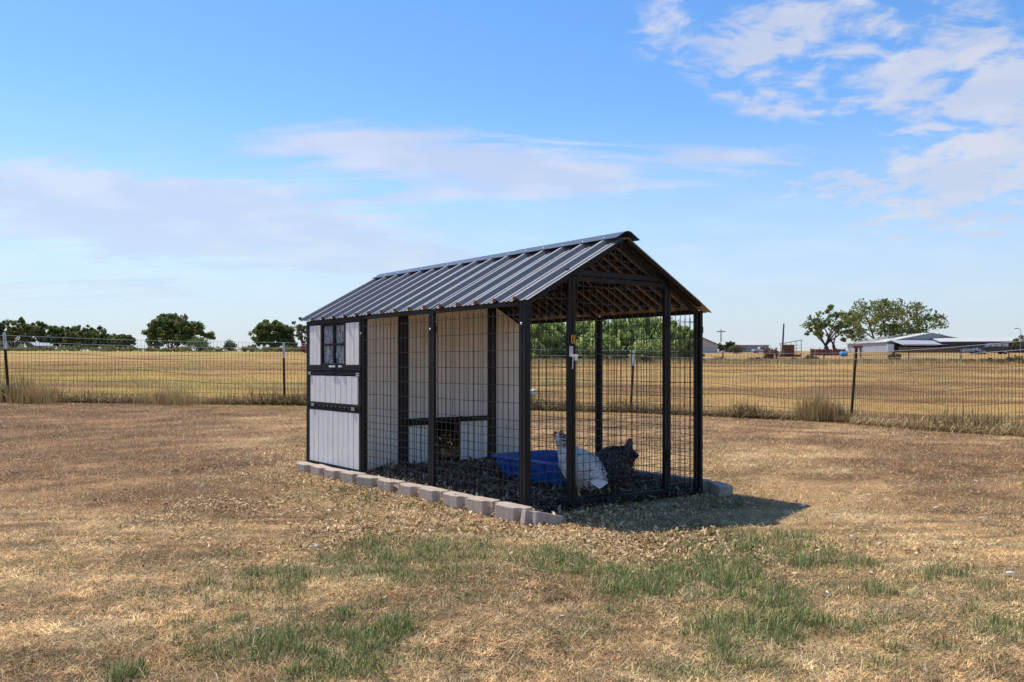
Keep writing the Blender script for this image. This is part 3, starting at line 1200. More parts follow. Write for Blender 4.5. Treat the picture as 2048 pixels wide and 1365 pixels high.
# ridge cap in two lengths
for (a, b, lf) in ((RV0 - .014, 1.02, .003), (.99, RV1 + .02, .0)):
    m = MB()
    prof = []
    for t, n_ in ((.100, .0290), (.095, .0290), (.012, .0300), (0, .0300)):
        prof.append((CW / 2 - t * math.cos(th) - n_ * math.sin(th) * (t > 0), RIDGE - t * math.sin(th) + (n_ + lf) * math.cos(th) + .002))
    prof += [(CW - x, z) for x, z in prof[-2::-1]]
    k = len(prof)
    m.raw([(x, v, z) for v in (a, b) for x, z in prof], [(i, i + 1, k + i + 1, k + i) for i in range(k - 1)])
    o = m.build('ridge_cap', 'cap_steel', coop)
    sol = o.modifiers.new('t', 'SOLIDIFY')
    sol.thickness = .002
    sol.offset = 0
m = MB()
for i in range(16):
    v = .035 + .1985 * i
    for s_ in (-1, 1):
        t, n_ = .082, .034
        m.ball((CW / 2 + s_ * (t * math.cos(th) + n_ * math.sin(th)), v, RIDGE - t * math.sin(th) + n_ * math.cos(th) + .002), .0055, 6)
m.build('screw_heads', 'galvanised', coop, smooth_=True)['kind'] = 'stuff'


# boarded panels ----------------------------------------------------
def plank_panel(name, axis, c, a0, a1, z0, z1, nb, out, parent, t=.012, top=None, gap=.0095, mat='white_paint'):
    """backing board with nb separate vertical planks; out is the sign of the outward normal"""
    bk = MB()
    tf = top or (lambda a: z1)

    def wedge(mb, s0, s1, zlo, f, c0, c1):
        q = [(s0, zlo), (s1, zlo), (s1, f(s1)), (s0, f(s0))]
        if axis == 'v':
            mb.raw([(c0, a, z) for a, z in q] + [(c1, a, z) for a, z in q], FB)
        else:
            mb.raw([(a, c0, z) for a, z in q] + [(a, c1, z) for a, z in q], FB)
    FB = [(0, 1, 2, 3), (7, 6, 5, 4), (0, 4, 5, 1), (1, 5, 6, 2), (2, 6, 7, 3), (3, 7, 4, 0)]
    mid = CW / 2
    cuts = [a0, a1]
    if top and a0 < mid < a1:
        cuts = [a0, mid, a1]
    for s0, s1 in zip(cuts[:-1], cuts[1:]):
        wedge(bk, s0, s1, z0, lambda a: tf(a) - .002, c - .004, c + .004)
    o = bk.build(name, 'black_trim', parent)
    edges = [a0 + (a1 - a0) * i / nb for i in range(nb + 1)]
    for i in range(nb):
        s0, s1 = edges[i] + gap / 2, edges[i + 1] - gap / 2
        mb = MB()
        w = random.uniform(-.0006, .0006)
        c0, c1 = c + out * .0045, c + out * (.0045 + t) + w
        if top and s0 < mid < s1:
            wedge(mb, s0, mid - .0005, z0 + .002, lambda a: tf(a) - .004, c0, c1)
            wedge(mb, mid + .0005, s1, z0 + .002, lambda a: tf(a) - .004, c0, c1)
        else:
            wedge(mb, s0, s1, z0 + .002, lambda a: tf(a) - .004, c0, c1)
        for zn in ((z0 + .03, tf((s0 + s1) / 2) - .035) if mat == 'white_paint' else ()):
            pc = (s0 + s1) / 2 + random.uniform(-.012, .012)
            cn = c1 + out * .0006
            e_ = .0032
            if axis == 'v':
                mb.box(min(c1, cn), max(c1, cn), pc - e_, pc + e_, zn - e_, zn + e_)
        mb.build('plank', mat, o)
    return o


HV0, HV1 = 2.010, 2.905
hu = -.004                                  # panel backing plane on the mesh side
plank_panel('lower_hatch', 'v', hu, HV0, HV1, .075, .505, 10, -1, coop)
plank_panel('upper_hatch', 'v', hu, HV0 + .02, HV1 - .015, .565, .785, 9, -1, coop)
plank_panel('shutter', 'v', hu, 2.690, HV1, .868, 1.196, 3, -1, coop)
plank_panel('shutter', 'v', hu, HV0, 2.235, .868, 1.196, 3, -1, coop)
# dark trim boards between and around
tr = lambda v0, v1, z0, z1, d=.010, n='trim_board': MB().box(-.022 - (d - .010), .006, v0, v1, z0, z1).build(n, 'black_trim', coop, bevel=.002)
tr(HV0 - .03, HV1 + .03, .032, .073)
tr(HV0 - .03, HV1 + .03, .507, .533)
tr(HV0 - .03, HV1 + .03, .535, .563, .013)
tr(HV0 - .03, HV1 + .03, .788, .822)
tr(HV0 - .03, HV1 + .03, .824, .866, .012)
tr(HV0 - .03, HV1 + .03, 1.198, 1.2245, .008)
tr(HV1 + .002, HV1 + .034, .074, 1.197, .006)
tr(HV0 - .034, HV0 - .002, .074, 1.197, .006)
# window
wv0, wv1, wz0, wz1 = 2.238, 2.687, .870, 1.194
wm = MB()
wm.box(-.020, .008, wv0, wv0 + .026, wz0, wz1)
wm.box(-.020, .008, wv1 - .026, wv1, wz0, wz1)
wm.box(-.019, .007, wv0 + .026, wv1 - .026, wz0, wz0 + .012)
wm.box(-.019, .007, wv0 + .026, wv1 - .026, wz1 - .012, wz1)
wm.box(-.017, .005, 2.440, 2.474, wz0 + .012, wz1 - .012)
wm.box(-.016, .004, wv0 + .026, 2.440, 1.022, 1.040)
wm.box(-.016, .004, 2.474, wv1 - .026, 1.022, 1.040)
win = wm.build('window', 'black_trim', coop, bevel=.002)
for (a, b) in ((wv0 + .026, 2.440), (2.474, wv1 - .026)):
    for (z0, z1) in ((wz0 + .012, 1.022), (1.040, wz1 - .012)):
        MB().box(-.0020, .0005, a, b, z0, z1).build('pane', 'cloudy_pane', win)
m = MB()
for q0, q1 in ((2.28, 2.33), (2.40, 2.50)):
    MB().box(-.036, -.0245, q0, q1, .850, .866).build('sill_clip', 'white_metal', win)
for (v, z) in ((HV0 + .01, .795), (HV1 - .01, .800), (HV0 + .09, .532), (HV1 - .075, .540)):
    m = MB()
    for dz in (-.011, .003):
        m.box(-.0275, -.0225, v - .026, v + .026, z + dz, z + dz + .008)
    for dv in (-.018, 0, .018):
        m.ball((-.0280, v + dv, z - .007), .0035, 6)
        m.ball((-.0280, v + dv, z + .007), .0035, 6)
    m.build('hinge', 'galvanised', coop)
m = MB()
for i in range(8):
    m.ball((-.026, HV0 + .16 + i * .075, .538 + random.uniform(-.003, .003)), .0032, 6)
m.build('screw_heads', 'galvanised', coop)['kind'] = 'stuff'

# partition wall between run and hen house, facing the run (outward = -v)
wall_top = lambda a: zroof(a) - .050
plank_panel('partition_wall', 'u', PV, .025, .290, .0, 0, 4, -1, coop, top=wall_top, mat='bounce_warm_paint', gap=.006)
plank_panel('partition_wall', 'u', PV, .372, 1.131, .450, 0, 11, -1, coop, top=wall_top, mat='bounce_warm_paint', gap=.006)
plank_panel('partition_wall', 'u', PV, 1.213, CW - .02, .0, 0, 4, -1, coop, top=wall_top, mat='bounce_warm_paint', gap=.006)
plank_panel('partition_wall', 'u', PV, .372, .616, .0, .400, 4, -1, coop)
plank_panel('partition_wall', 'u', PV, .862, 1.131, .0, .415, 4, -1, coop)
MB().box(.371, 1.132, PV - .060, PV + .02, .418, .446).build('nest_ledge', 'black_trim', coop, bevel=.002)
MB().box(.371, .617, PV - .050, PV + .02, .400, .4175).build('trim_board', 'black_trim', coop)
# far wall of the house, with an open egg hatch at the bottom, and the wall on the field side
for a, b in ((.03, .95), (1.46, CW - .02)):
    plank_panel('end_wall', 'u', CL - .02, a, b, .0, 0, max(1, int((b - a) / .07)), 1, coop, top=wall_top)
plank_panel('end_wall', 'u', CL - .02, .952, 1.458, .22, 0, 7, 1, coop, top=wall_top)
plank_panel('side_wall', 'v', CW + .002, 2 * BAY + .04, CL - .06, .04, EAVE - .055, 12, 1, coop)


# ------------------------------------------------------------------ bedding, straw, chips
def chips(n, sampler, colors, size, name, label, zfun, up=.35, parent=None):
    x, y, z = sampler(n)
    n = len(x)
    L = (.28 + .72 * rng.random(n) ** 2.2) * size * 1.25
    W = L * rng.uniform(.25, .6, n)
    a = rng.uniform(0, 6.283, n)
    tl = rng.normal(0, up, n)
    rl = rng.normal(0, up, n)
    d = np.stack([np.cos(a) * np.cos(tl), np.sin(a) * np.cos(tl), np.sin(tl)], 1)
    s = np.stack([-np.sin(a) * np.cos(rl), np.cos(a) * np.cos(rl), np.sin(rl)], 1)
    c = np.stack([x, y, z + np.abs(np.sin(tl)) * L * .5 + np.abs(np.sin(rl)) * W * .5 + .002], 1)
    v = np.empty((n, 4, 3), np.float32)
    k = rng.uniform(.4, 1, (n, 1))
    v[:, 0] = c - d * L[:, None] / 2 - s * W[:, None] / 2 * k
    v[:, 1] = c + d * L[:, None] / 2 - s * W[:, None] / 2
    v[:, 2] = c + d * L[:, None] / 2 * k + s * W[:, None] / 2
    v[:, 3] = c - d * L[:, None] / 2 + s * W[:, None] / 2
    pal = np.array(colors)
    cc = pal[rng.integers(0, len(pal), n)] * rng.uniform(.7, 1.25, (n, 1))
    o = mesh_np(name, v.reshape(-1, 3), 4, 'chip_wood', np.repeat(cc, 4, 0))
    tag(o, label, 'wood chips', kind='stuff')
    return o


def bed_z(u, v):
    return .040 + .035 * smooth(.5, 1.9, v) + .022 * vnoise(np.asarray(u) + 3, np.asarray(v) + 5, 5, 88, 3) - .03 * (1 - smooth(.0, .14, u)) - .03 * (1 - smooth(.0, .12, v))


def build_bedding():
    us = np.linspace(-.05, CW + .02, 70)
    vs2 = np.linspace(-.04, CL + .05, 140)
    Uu, Vg = np.meshgrid(us, vs2)
    Z = bed_z(Uu, Vg)
    px_, py_ = A0[0] + Uu * Uv[0] + Vg * Vv[0], A0[1] + Uu * Uv[1] + Vg * Vv[1]
    k = len(us)
    m = MB()
    m.v = [tuple(p) for p in np.stack([px_.ravel(), py_.ravel(), Z.ravel()], 1)]
    m.f = [(j * k + i, j * k + i + 1, (j + 1) * k + i + 1, (j + 1) * k + i) for j in range(len(vs2) - 1) for i in range(k - 1)]
    principled('bedding_soil', (.09, .068, .05), .95, 0, .1, .4, 30, .8, 70)  # darker soil, with the shade of the run also in the colour
    o = m.build('bedding', 'bedding_soil', smooth_=True)
    tag(o, 'dark bedding floor of chips and soil inside the wire run', 'bedding', kind='structure')

    def samp(n):
        u = rng.uniform(-.03, CW - .0, n)
        v = rng.uniform(-.03, 2.0, n)
        x = A0[0] + u * Uv[0] + v * Vv[0]
        y = A0[1] + u * Uv[1] + v * Vv[1]
        return x, y, bed_z(u, v)
    chips(13000, samp, [(.30, .22, .15), (.17, .12, .08), (.09, .065, .045), (.08, .06, .04), (.40, .31, .22), (.05, .04, .03)], .036, 'bedding_chips', 'wood chips heaped inside the run, coloured darker for dirt and shade', None, .6)  # dirt and the run's shade are put into these chip colours

    def samp2(n):
        u = rng.uniform(.06, CW - .06, n)
        v = rng.uniform(2.03, CL - .05, n)
        x = A0[0] + u * Uv[0] + v * Vv[0]
        y = A0[1] + u * Uv[1] + v * Vv[1]
        return x, y, bed_z(u, v) + .02 + rng.uniform(0, .04, n) + .07 * smooth(.7, 1.3, u) * smooth(2.6, 2.9, v)
    o = chips(5000, samp2, [(.62, .46, .20), (.55, .38, .15), (.70, .56, .28)], .07, 'nest_straw', 'golden straw bedding inside the hen house doorway', None, .5)
    o['category'] = 'straw'

    def samp3(n):
        x, y = sample_view(n * 14, 895, 1190, .5)
        k = (rng.random(len(x)) < chip_density(x, y)) & ~in_coop(x, y, -.06)
        x, y = x[k][:n], y[k][:n]
        return x, y, gz(x, y) + rng.uniform(0, .012, len(x))
    chips(24000, samp3, [(.58, .40, .20), (.62, .43, .22), (.48, .30, .14), (.33, .20, .10), (.54, .36, .17), (.68, .51, .29), (.25, .15, .08)], .022, 'wood_chips', 'tan wood chips scattered over the ground round the coop', None, .45)

    def samp4(n):
        u = rng.uniform(-.16, .02, n)
        v = rng.uniform(-.25, 2.0, n)
        return A0[0] + u * Uv[0] + v * Vv[0], A0[1] + u * Uv[1] + v * Vv[1], rng.uniform(.0, .05, n)
    chips(2600, samp4, [(.66, .48, .28), (.72, .55, .34), (.56, .37, .20), (.40, .26, .15)], .035, 'edge_chips', 'loose tan chips piled between the edging blocks and the wire', None, .5)


build_bedding()


# ------------------------------------------------------------------ edging blocks
def block_mesh():
    m = MB()
    w, fw, d = .138, .088, .15
    # plan: front face, chamfered flanks, waist and tail
    poly = [(-fw, -.082), (fw, -.082), (fw + .010, -.052), (fw + .024, -.044), (w, -.047), (w, -.012), (w - .02, .025), (-w + .02, .025), (-w, -.012), (-w, -.047), (-fw - .024, -.044), (-fw - .010, -.052)]
    m.prism(poly, -.03, .092)
    me_o = m.build('edging_block', 'concrete_tan', bevel=.006)
    return me_o


proto = block_mesh()
BG = 'concrete edging blocks round the coop'


def place_block(u, v, ang, z, label, tilt=(0, 0), sc=1.0, first=[True]):
    global proto
    o = proto if first[0] else proto.copy()
    if not first[0]:
        col.objects.link(o)
    first[0] = False
    x, y = loc2w(u, v)
    o.location = (x, y, float(gz(x, y)) + z)
    o.rotation_euler = (tilt[0], tilt[1], ANG + ang)
    o.scale = (sc, 1, 1)
    tag(o, label, 'edging block', BG)
    return o


ORD = ['first', 'second', 'third', 'fourth', 'fifth', 'sixth', 'seventh', 'eighth', 'ninth', 'tenth', 'eleventh']
for i in range(11):
    v = -.045 + .2790 * i + random.uniform(-.006, .006)
    odd = i == 6
    place_block(-.092 - (.012 if odd else 0) + random.uniform(-.006, .006), v, -math.pi / 2 + (R(9) if odd else R(random.uniform(-3, 3))), -.004 - .002 * i + random.uniform(-.004, .004),
                'tan concrete edging block set askew in the row at the hen house corner' if odd else 'tan concrete edging block, %s in the row counting from the sunken corner block' % ORD[i],
                (0, R(random.uniform(-1.5, 1.5))))
place_block(-.055, -.215, R(-6), -.040, 'tan edging block sunk aslant into chips at the coop corner post', (R(-10), R(14)))
place_block(1.575, -.080, R(62), -.022, 'grey concrete edging block lying by the post beside the coop shadow', (R(3), R(-4)), .82)
for i in range(7):
    place_block(CW + .115, .16 + .285 * i, math.pi / 2 + R(random.uniform(-2, 2)), -.012, 'shaded edging block, %s along the far mesh side counting from the coop shadow' % ORD[i])
place_block(.62, -.16, R(3), -.092, 'edging block sunk flush with the ground before the latch side of the door')
place_block(.92, -.15, R(-2), -.090, 'edging block sunk flush with the ground before the hinge side of the door')


# ------------------------------------------------------------------ blue tub
def build_tub():
    x0, y0 = loc2w(.905, .815)
    t = empty('mixing_tub', (x0, y0, .058), ANG)
    tag(t, 'low blue plastic tub with stepped sides standing inside the run', 'tub')

    def rr(hx, hy, r, z, n=6):
        pts = []
        for cx_, cy_, a0 in ((hx - r, hy - r, 0), (-hx + r, hy - r, 90), (-hx + r, -hy + r, 180), (hx - r, -hy + r, 270)):
            for i in range(n):
                a = R(a0 + 90 * i / (n - 1))
                pts.append((cx_ + r * math.cos(a), cy_ + r * math.sin(a), z))
        return pts
    rings = [rr(.215, .345, .07, .0), rr(.232, .362, .075, .045), rr(.247, .377, .08, .085), rr(.262, .392, .085, .092), rr(.272, .402, .09, .150), rr(.292, .422, .10, .156),
             rr(.294, .424, .10, .148), rr(.300, .430, .10, .150), rr(.298, .428, .10, .164), rr(.270, .400, .09, .164), rr(.255, .385, .08, .096), rr(.222, .352, .075, .010)]
    n = len(rings[0])
    m = MB()
    vs_ = [p for r_ in rings for p in r_]
    fs = [(j * n + i, j * n + (i + 1) % n, (j + 1) * n + (i + 1) % n, (j + 1) * n + i) for j in range(len(rings) - 1) for i in range(n)]
    fs += [tuple(range(n - 1, -1, -1)), tuple((len(rings) - 1) * n + i for i in range(n))]
    m.raw(vs_, fs)
    m.build('basin', 'blue_plastic', t, bevel=.003, smooth_=False)
    for s_ in (-1, 1):
        for i in range(3):
            m2 = MB()
            a = -.2 + .2 * i
            x1 = s_ * .243
            m2.raw([(x1, a - .02, .01), (x1, a + .02, .01), (s_ * .284, a + .02, .148), (s_ * .284, a - .02, .148), (s_ * .20, a - .02, .01), (s_ * .20, a + .02, .01), (s_ * .262, a + .02, .148), (s_ * .262, a - .02, .148)],
                   [(0, 1, 2, 3), (7, 6, 5, 4), (0, 4, 5, 1), (1, 5, 6, 2), (2, 6, 7, 3), (3, 7, 4, 0)])
            m2.build('rib', 'blue_plastic', t)


build_tub()


# ------------------------------------------------------------------ hens
def loft(spine, n=14):
    """continuous body from (x, z, halfwidth, halfheight, y) rings in the bird's own side plane"""
    m = MB()
    P = [Vector((s[0], s[4] if len(s) > 4 else 0, s[1])) for s in spine]
    vs_ = []
    k = len(P)
    for i in range(k):
        t = (P[min(i + 1, k - 1)] - P[max(i - 1, 0)]).normalized()
        side = Vector((0, 1, 0))
        side = (side - t * side.dot(t)).normalized()
        up = side.cross(t) * -1
        for j in range(n):
            a = 2 * math.pi * j / n
            ca, sa = math.cos(a), math.sin(a)
            vs_.append(P[i] + side * ca * spine[i][2] + up * sa * spine[i][3])
    fs = [(i * n + j, i * n + (j + 1) % n, (i + 1) * n + (j + 1) % n, (i + 1) * n + j) for i in range(k - 1) for j in range(n)]
    fs += [tuple(range(n - 1, -1, -1)), tuple((k - 1) * n + j for j in range(n))]
    m.raw(vs_, fs)
    return m


def hen(name, label, loc, rz, spine, mat, tail, tailmat, legs, hackle=None, comb=True):
    h = empty(name, loc, rz)
    tag(h, label, 'hen')
    m = loft(spine)
    body = m.build('body', mat, h, smooth_=True, subsurf=2)
    # overlapping body feathers
    fe = MB()
    k_ = len(spine)
    for i in range(1300):
        t = random.uniform(.6, k_ - 3.2)
        q = int(t)
        w = t - q
        sp_ = [spine[q][a] * (1 - w) + spine[q + 1][a] * w for a in range(4)]
        dx_, dz_ = spine[q + 1][0] - spine[q][0], spine[q + 1][1] - spine[q][1]
        ln_ = math.hypot(dx_, dz_)
        tv = Vector((dx_ / ln_, 0, dz_ / ln_))
        upv = Vector((0, 1, 0)).cross(tv) * -1
        a = random.uniform(0, 6.283)
        nv = Vector((0, 1, 0)) * math.cos(a) + upv * math.sin(a)
        c_ = Vector((sp_[0], 0, sp_[1])) + Vector((0, 1, 0)) * math.cos(a) * sp_[2] * .97 + upv * math.sin(a) * sp_[3] * .97
        sd_ = tv.cross(nv).normalized()
        fl = random.uniform(.016, .028)
        fw_ = fl * .36
        e_ = c_ - tv * fl + nv * random.uniform(.000, .004)
        fe.raw([c_ + nv * .002, c_ - tv * fl * .5 + sd_ * fw_ + nv * .004, e_, c_ - tv * fl * .5 - sd_ * fw_ + nv * .004], [(0, 1, 2, 3)])
    fe.build('feather_coat', mat if mat == 'feather_barred' else 'feather_grey', h)['kind'] = 'stuff'
    hx, hz = spine[-2][0], spine[-2][1]
    ex = spine[-1][0] - spine[-3][0]
    ez = spine[-1][1] - spine[-3][1]
    l = math.hypot(ex, ez)
    ex, ez = ex / l, ez / l
    nx, nz = -ez, ex                         # crown side of the head
    if nx * 1 + nz * .2 < 0:
        nx, nz = -nx, -nz
    b = MB()
    b.bar((hx + ex * .012, 0, hz + ez * .012), (hx + ex * .040, 0, hz + ez * .040 - .002), .010, 8, .001)
    b.build('beak', 'beak_horn', h, smooth_=True)
    for s_ in (-1, 1):
        MB().ball((hx + ex * .004 + nx * .005, s_ * spine[-2][2] * .93, hz + ez * .004 + nz * .005), .0045, 8).build('eye', 'eye_dark', h, smooth_=True)
    c = MB()
    for q in range(5):
        t = -.022 + .010 * q
        hgt = [.008, .015, .018, .014, .008][q]
        bx, bz = hx + ex * t + nx * .016, hz + ez * t + nz * .016
        c.raw([(bx - ex * .005, -.003, bz - ez * .005), (bx + ex * .005, -.003, bz + ez * .005), (bx + ex * .005, .003, bz + ez * .005), (bx - ex * .005, .003, bz - ez * .005),
               (bx + nx * hgt, 0, bz + nz * hgt)], [(3, 2, 1, 0), (0, 1, 4), (1, 2, 4), (2, 3, 4), (3, 0, 4)])
    c.build('comb', 'red_skin', h)
    for s_ in (-1, 1):
        w = MB()
        w.ball((hx + ex * .014 - nx * .016, s_ * .008, hz + ez * .014 - nz * .016), .009, 8)
        w.build('wattle', 'red_skin', h, smooth_=True)
    # tail feathers: curved vanes with thickness
    for (bx, by, bz, a0, a1, ln, wd) in tail:
        tm = MB()
        n = 7
        pts = []
        x, z = bx, bz
        for i in range(n + 1):
            pts.append((x, z))
            a = a0 + (a1 - a0) * i / n
            x += math.cos(a) * ln / n
            z += math.sin(a) * ln / n
        vs_ = []
        for i, (x, z) in enumerate(pts):
            w = wd * (0.5 + .9 * math.sin(math.pi * min(1, (i + .6) / (n + .9))))
            a = a0 + (a1 - a0) * i / n
            nx2, nz2 = -math.sin(a), math.cos(a)
            yy = by * (1 + .6 * i / n)
            vs_ += [(x - nx2 * w, yy - .003, z - nz2 * w), (x, yy + .006, z), (x + nx2 * w, yy - .003, z + nz2 * w), (x, yy - .006, z)]
        fs = []
        for i in range(n):
            for j in range(4):
                fs.append((4 * i + j, 4 * i + (j + 1) % 4, 4 * i + 4 + (j + 1) % 4, 4 * i + 4 + j))
        fs += [(3, 2, 1, 0), (4 * n, 4 * n + 1, 4 * n + 2, 4 * n + 3)]
        tm.raw(vs_, fs)
        tm.build('tail_feather', tailmat, h, smooth_=False)
    # folded wings
    for s_ in (-1, 1):
        i0 = len(spine) // 2 - 1
        sx, sz, sw = spine[i0][0], spine[i0][1], spine[i0][2]
        bx, bz = spine[1][0], spine[1][1]
        wm_ = MB()
        q = [(sx + .05, sz - .01, .7), (sx + .02, sz + .035, .86), (bx + .02, bz + .025, 1.0), (bx - .05, bz - .015, .75), (bx + .0, bz - .05, 1.0), (sx - .01, sz - .055, 1.0)]
        k = len(q)
        vs_ = [(a, s_ * (sw * w * .93 - .012), c_) for a, c_, w in q] + [(a * 1.0, s_ * (sw * w * .93 + .012), c_) for a, c_, w in q]
        fs = [tuple(range(k)), tuple(range(2 * k - 1, k - 1, -1))] + [(i, (i + 1) % k, k + (i + 1) % k, k + i) for i in range(k)]
        wm_.raw(vs_, fs)
        wm_.build('wing', mat, h, smooth_=True, subsurf=2)
    for (lx, ly, lz) in legs:
        g = MB()
        g.bar((lx, ly, lz), (lx + .012, ly, lz * .45), .016, 8, .009)
        g.bar((lx + .012, ly, lz * .45), (lx, ly, .008), .008, 8, .007)
        for a in (-.5, 0, .5):
            g.bar((lx, ly, .008), (lx + .05 * math.cos(a), ly + .05 * math.sin(a), .004), .0055, 6, .003)
        g.bar((lx, ly, .008), (lx - .026, ly, .004), .005, 6, .003)
        g.build('leg', 'leg_yellow', h, smooth_=True)
    if hackle:
        hk = MB()
        for i in range(60):
            t = random.uniform(0, 1)
            a = random.uniform(0, 6.28)
            j = -6 + int(t * 4.0)
            s0 = spine[j]
            rr_ = 1.02
            p = Vector((s0[0], math.cos(a) * s0[2] * rr_, s0[1] + math.sin(a) * s0[3] * rr_))
            d = Vector((-ex, 0, -ez)) * random.uniform(.03, .05)
            hk.bar(p, p + d + Vector((0, math.cos(a), math.sin(a))) * .008, .0042, 4, .0008)
        hk.build('hackle', hackle, h)['kind'] = 'stuff'
    return h


hx_, hy_ = loc2w(.530, .155)
# (x, z, half width, half height)
sp1 = [(-.160, .118, .014, .022), (-.150, .124, .050, .052), (-.115, .138, .092, .088), (-.065, .165, .118, .114), (-.012, .200, .120, .120), (.030, .245, .096, .098),
       (.058, .290, .062, .066), (.076, .326, .045, .047), (.090, .356, .038, .038), (.103, .380, .036, .037), (.119, .388, .029, .030), (.130, .386, .012, .012)]
hen('hen', 'upright speckled white hen standing beside the blue tub behind the coop door', (hx_, hy_, .040), R(172), sp1, 'feather_white',
    [(-.128, .013 * k, .132, R(172 + 4 * k), R(178), .055, .008) for k in (-2, -1, 0, 1, 2)],
    'feather_grey', [(-.030, .050, .10), (-.020, -.050, .10)], 'feather_black')
hx_, hy_ = loc2w(.855, .165)
sp2 = [(-.100, .272, .016, .018), (-.088, .262, .056, .052), (-.060, .225, .096, .098), (-.015, .180, .118, .132), (.038, .165, .120, .132), (.084, .168, .100, .104),
       (.118, .148, .066, .066), (.142, .112, .046, .046), (.157, .078, .033, .034), (.166, .054, .028, .029), (.172, .036, .014, .014)]
hen('hen', 'black and grey barred hen with raised tail crouching inside the run', (hx_, hy_, .040), R(140), sp2, 'feather_barred',
    [(-.080, .012 * k, .255, R(128 + 9 * k), R(112 + 10 * k), .105, .022) for k in (-2, -1, 0, 1, 2)], 'feather_barred', [(-.01, .05, .10), (.01, -.05, .10)])


# ================================================================== WIRE FENCE
def build_fence():
    f = empty('wire_fence', (0, 0, 0))
    tag(f, 'woven wire field fence on dark steel posts between the yard and the hay field', 'fence')
    POSTH = [1.42, 1.40, 1.34, 1.36, 1.33, 1.44, 1.36, 1.36]
    tops = []
    for i, (x, y) in enumerate(FENCE):
        z = float(gz(x, y))
        lean = {1: (-.105, 0), 2: (-.02, 0), 4: (.085, .02), 5: (.10, -.03)}.get(i, (0, 0))
        b = Vector((x, y, z - .05))
        t = Vector((x + lean[0], y + lean[1], z + POSTH[i]))
        tops.append((t, b))
        white = i not in (5, 6, 7)
        m = MB()
        cut = b.lerp(t, .76) if white else t
        # T shaped section
        m.bar(b, cut, .030, 4, .028)
        m.bar(b + Vector((0, -.022, 0)), cut + Vector((0, -.022, 0)), .012, 4)
        p = m.build('post', 'post_green', f)
        if white:
            w = MB()
            w.bar(cut, t, .031, 4, .028)
            w.bar(cut + Vector((0, -.022, 0)), t + Vector((0, -.022, 0)), .013, 4)
            w.build('post_tip', 'post_white', p)
        if i == 1:
            w = MB()
            w.box(t.x + .015, t.x + .085, t.y - .05, t.y - .03, t.z - .33, t.z - .20)
            w.build('insulator', 'plastic_white', p, bevel=.006)
        if i == 5:
            w = MB()
            w.box(t.x - .07, t.x + .11, t.y - .045, t.y + .045, t.z - .01, t.z + .035)
            w.build('post_cap', 'rusty_metal', p, bevel=.006)
    hs = [1.335, 1.215, .98, .67, .46, .22, .06]
    for i in range(len(FENCE) - 1):
        (t0, b0), (t1, b1) = tops[i], tops[i + 1]
        ph = R(360) * .37 * i
        span = (b1 - b0).length
        n = int(span / .072)
        SE = 14

        def pt(tt, hh):
            b = b0.lerp(b1, tt)
            zt = (t0.z - POSTH[i]) * (1 - tt) + (t1.z - POSTH[i + 1]) * tt
            wob = 0 if hh > 1.1 else .035 * math.sin(tt * 6.28 * 1.0 + ph + hh * 5) * math.sin(math.pi * tt) + .02 * math.sin(tt * 13 + hh * 9 + ph) * math.sin(math.pi * tt)
            sag = -.03 * math.sin(math.pi * tt)
            return Vector((b.x, b.y - .036, zt + .05 * 0 + hh + sag + wob))
        up = MB()
        for hh in hs[:2]:
            up.path([pt(j / SE, hh) for j in range(SE + 1)], .0044, 4)
        lo = MB()
        for hh in hs[2:]:
            lo.path([pt(j / SE, hh) for j in range(SE + 1)], .0046, 4)
        for hh in (1.1, .875, .775, .565, .34, .14):
            lo.path([pt(j / SE, hh) for j in range(SE + 1)], .0016, 3)
        for j in range(1, n):
            tt = j / n
            lo.bar(pt(tt, .03), pt(tt, 1.335), .0034, 3, caps=False)
        a = up.build('top_wire', 'galvanised', f)
        a['kind'] = 'stuff'
        a = lo.build('wire_mesh', 'wire_grey', f)
        a['kind'] = 'stuff'


build_fence()


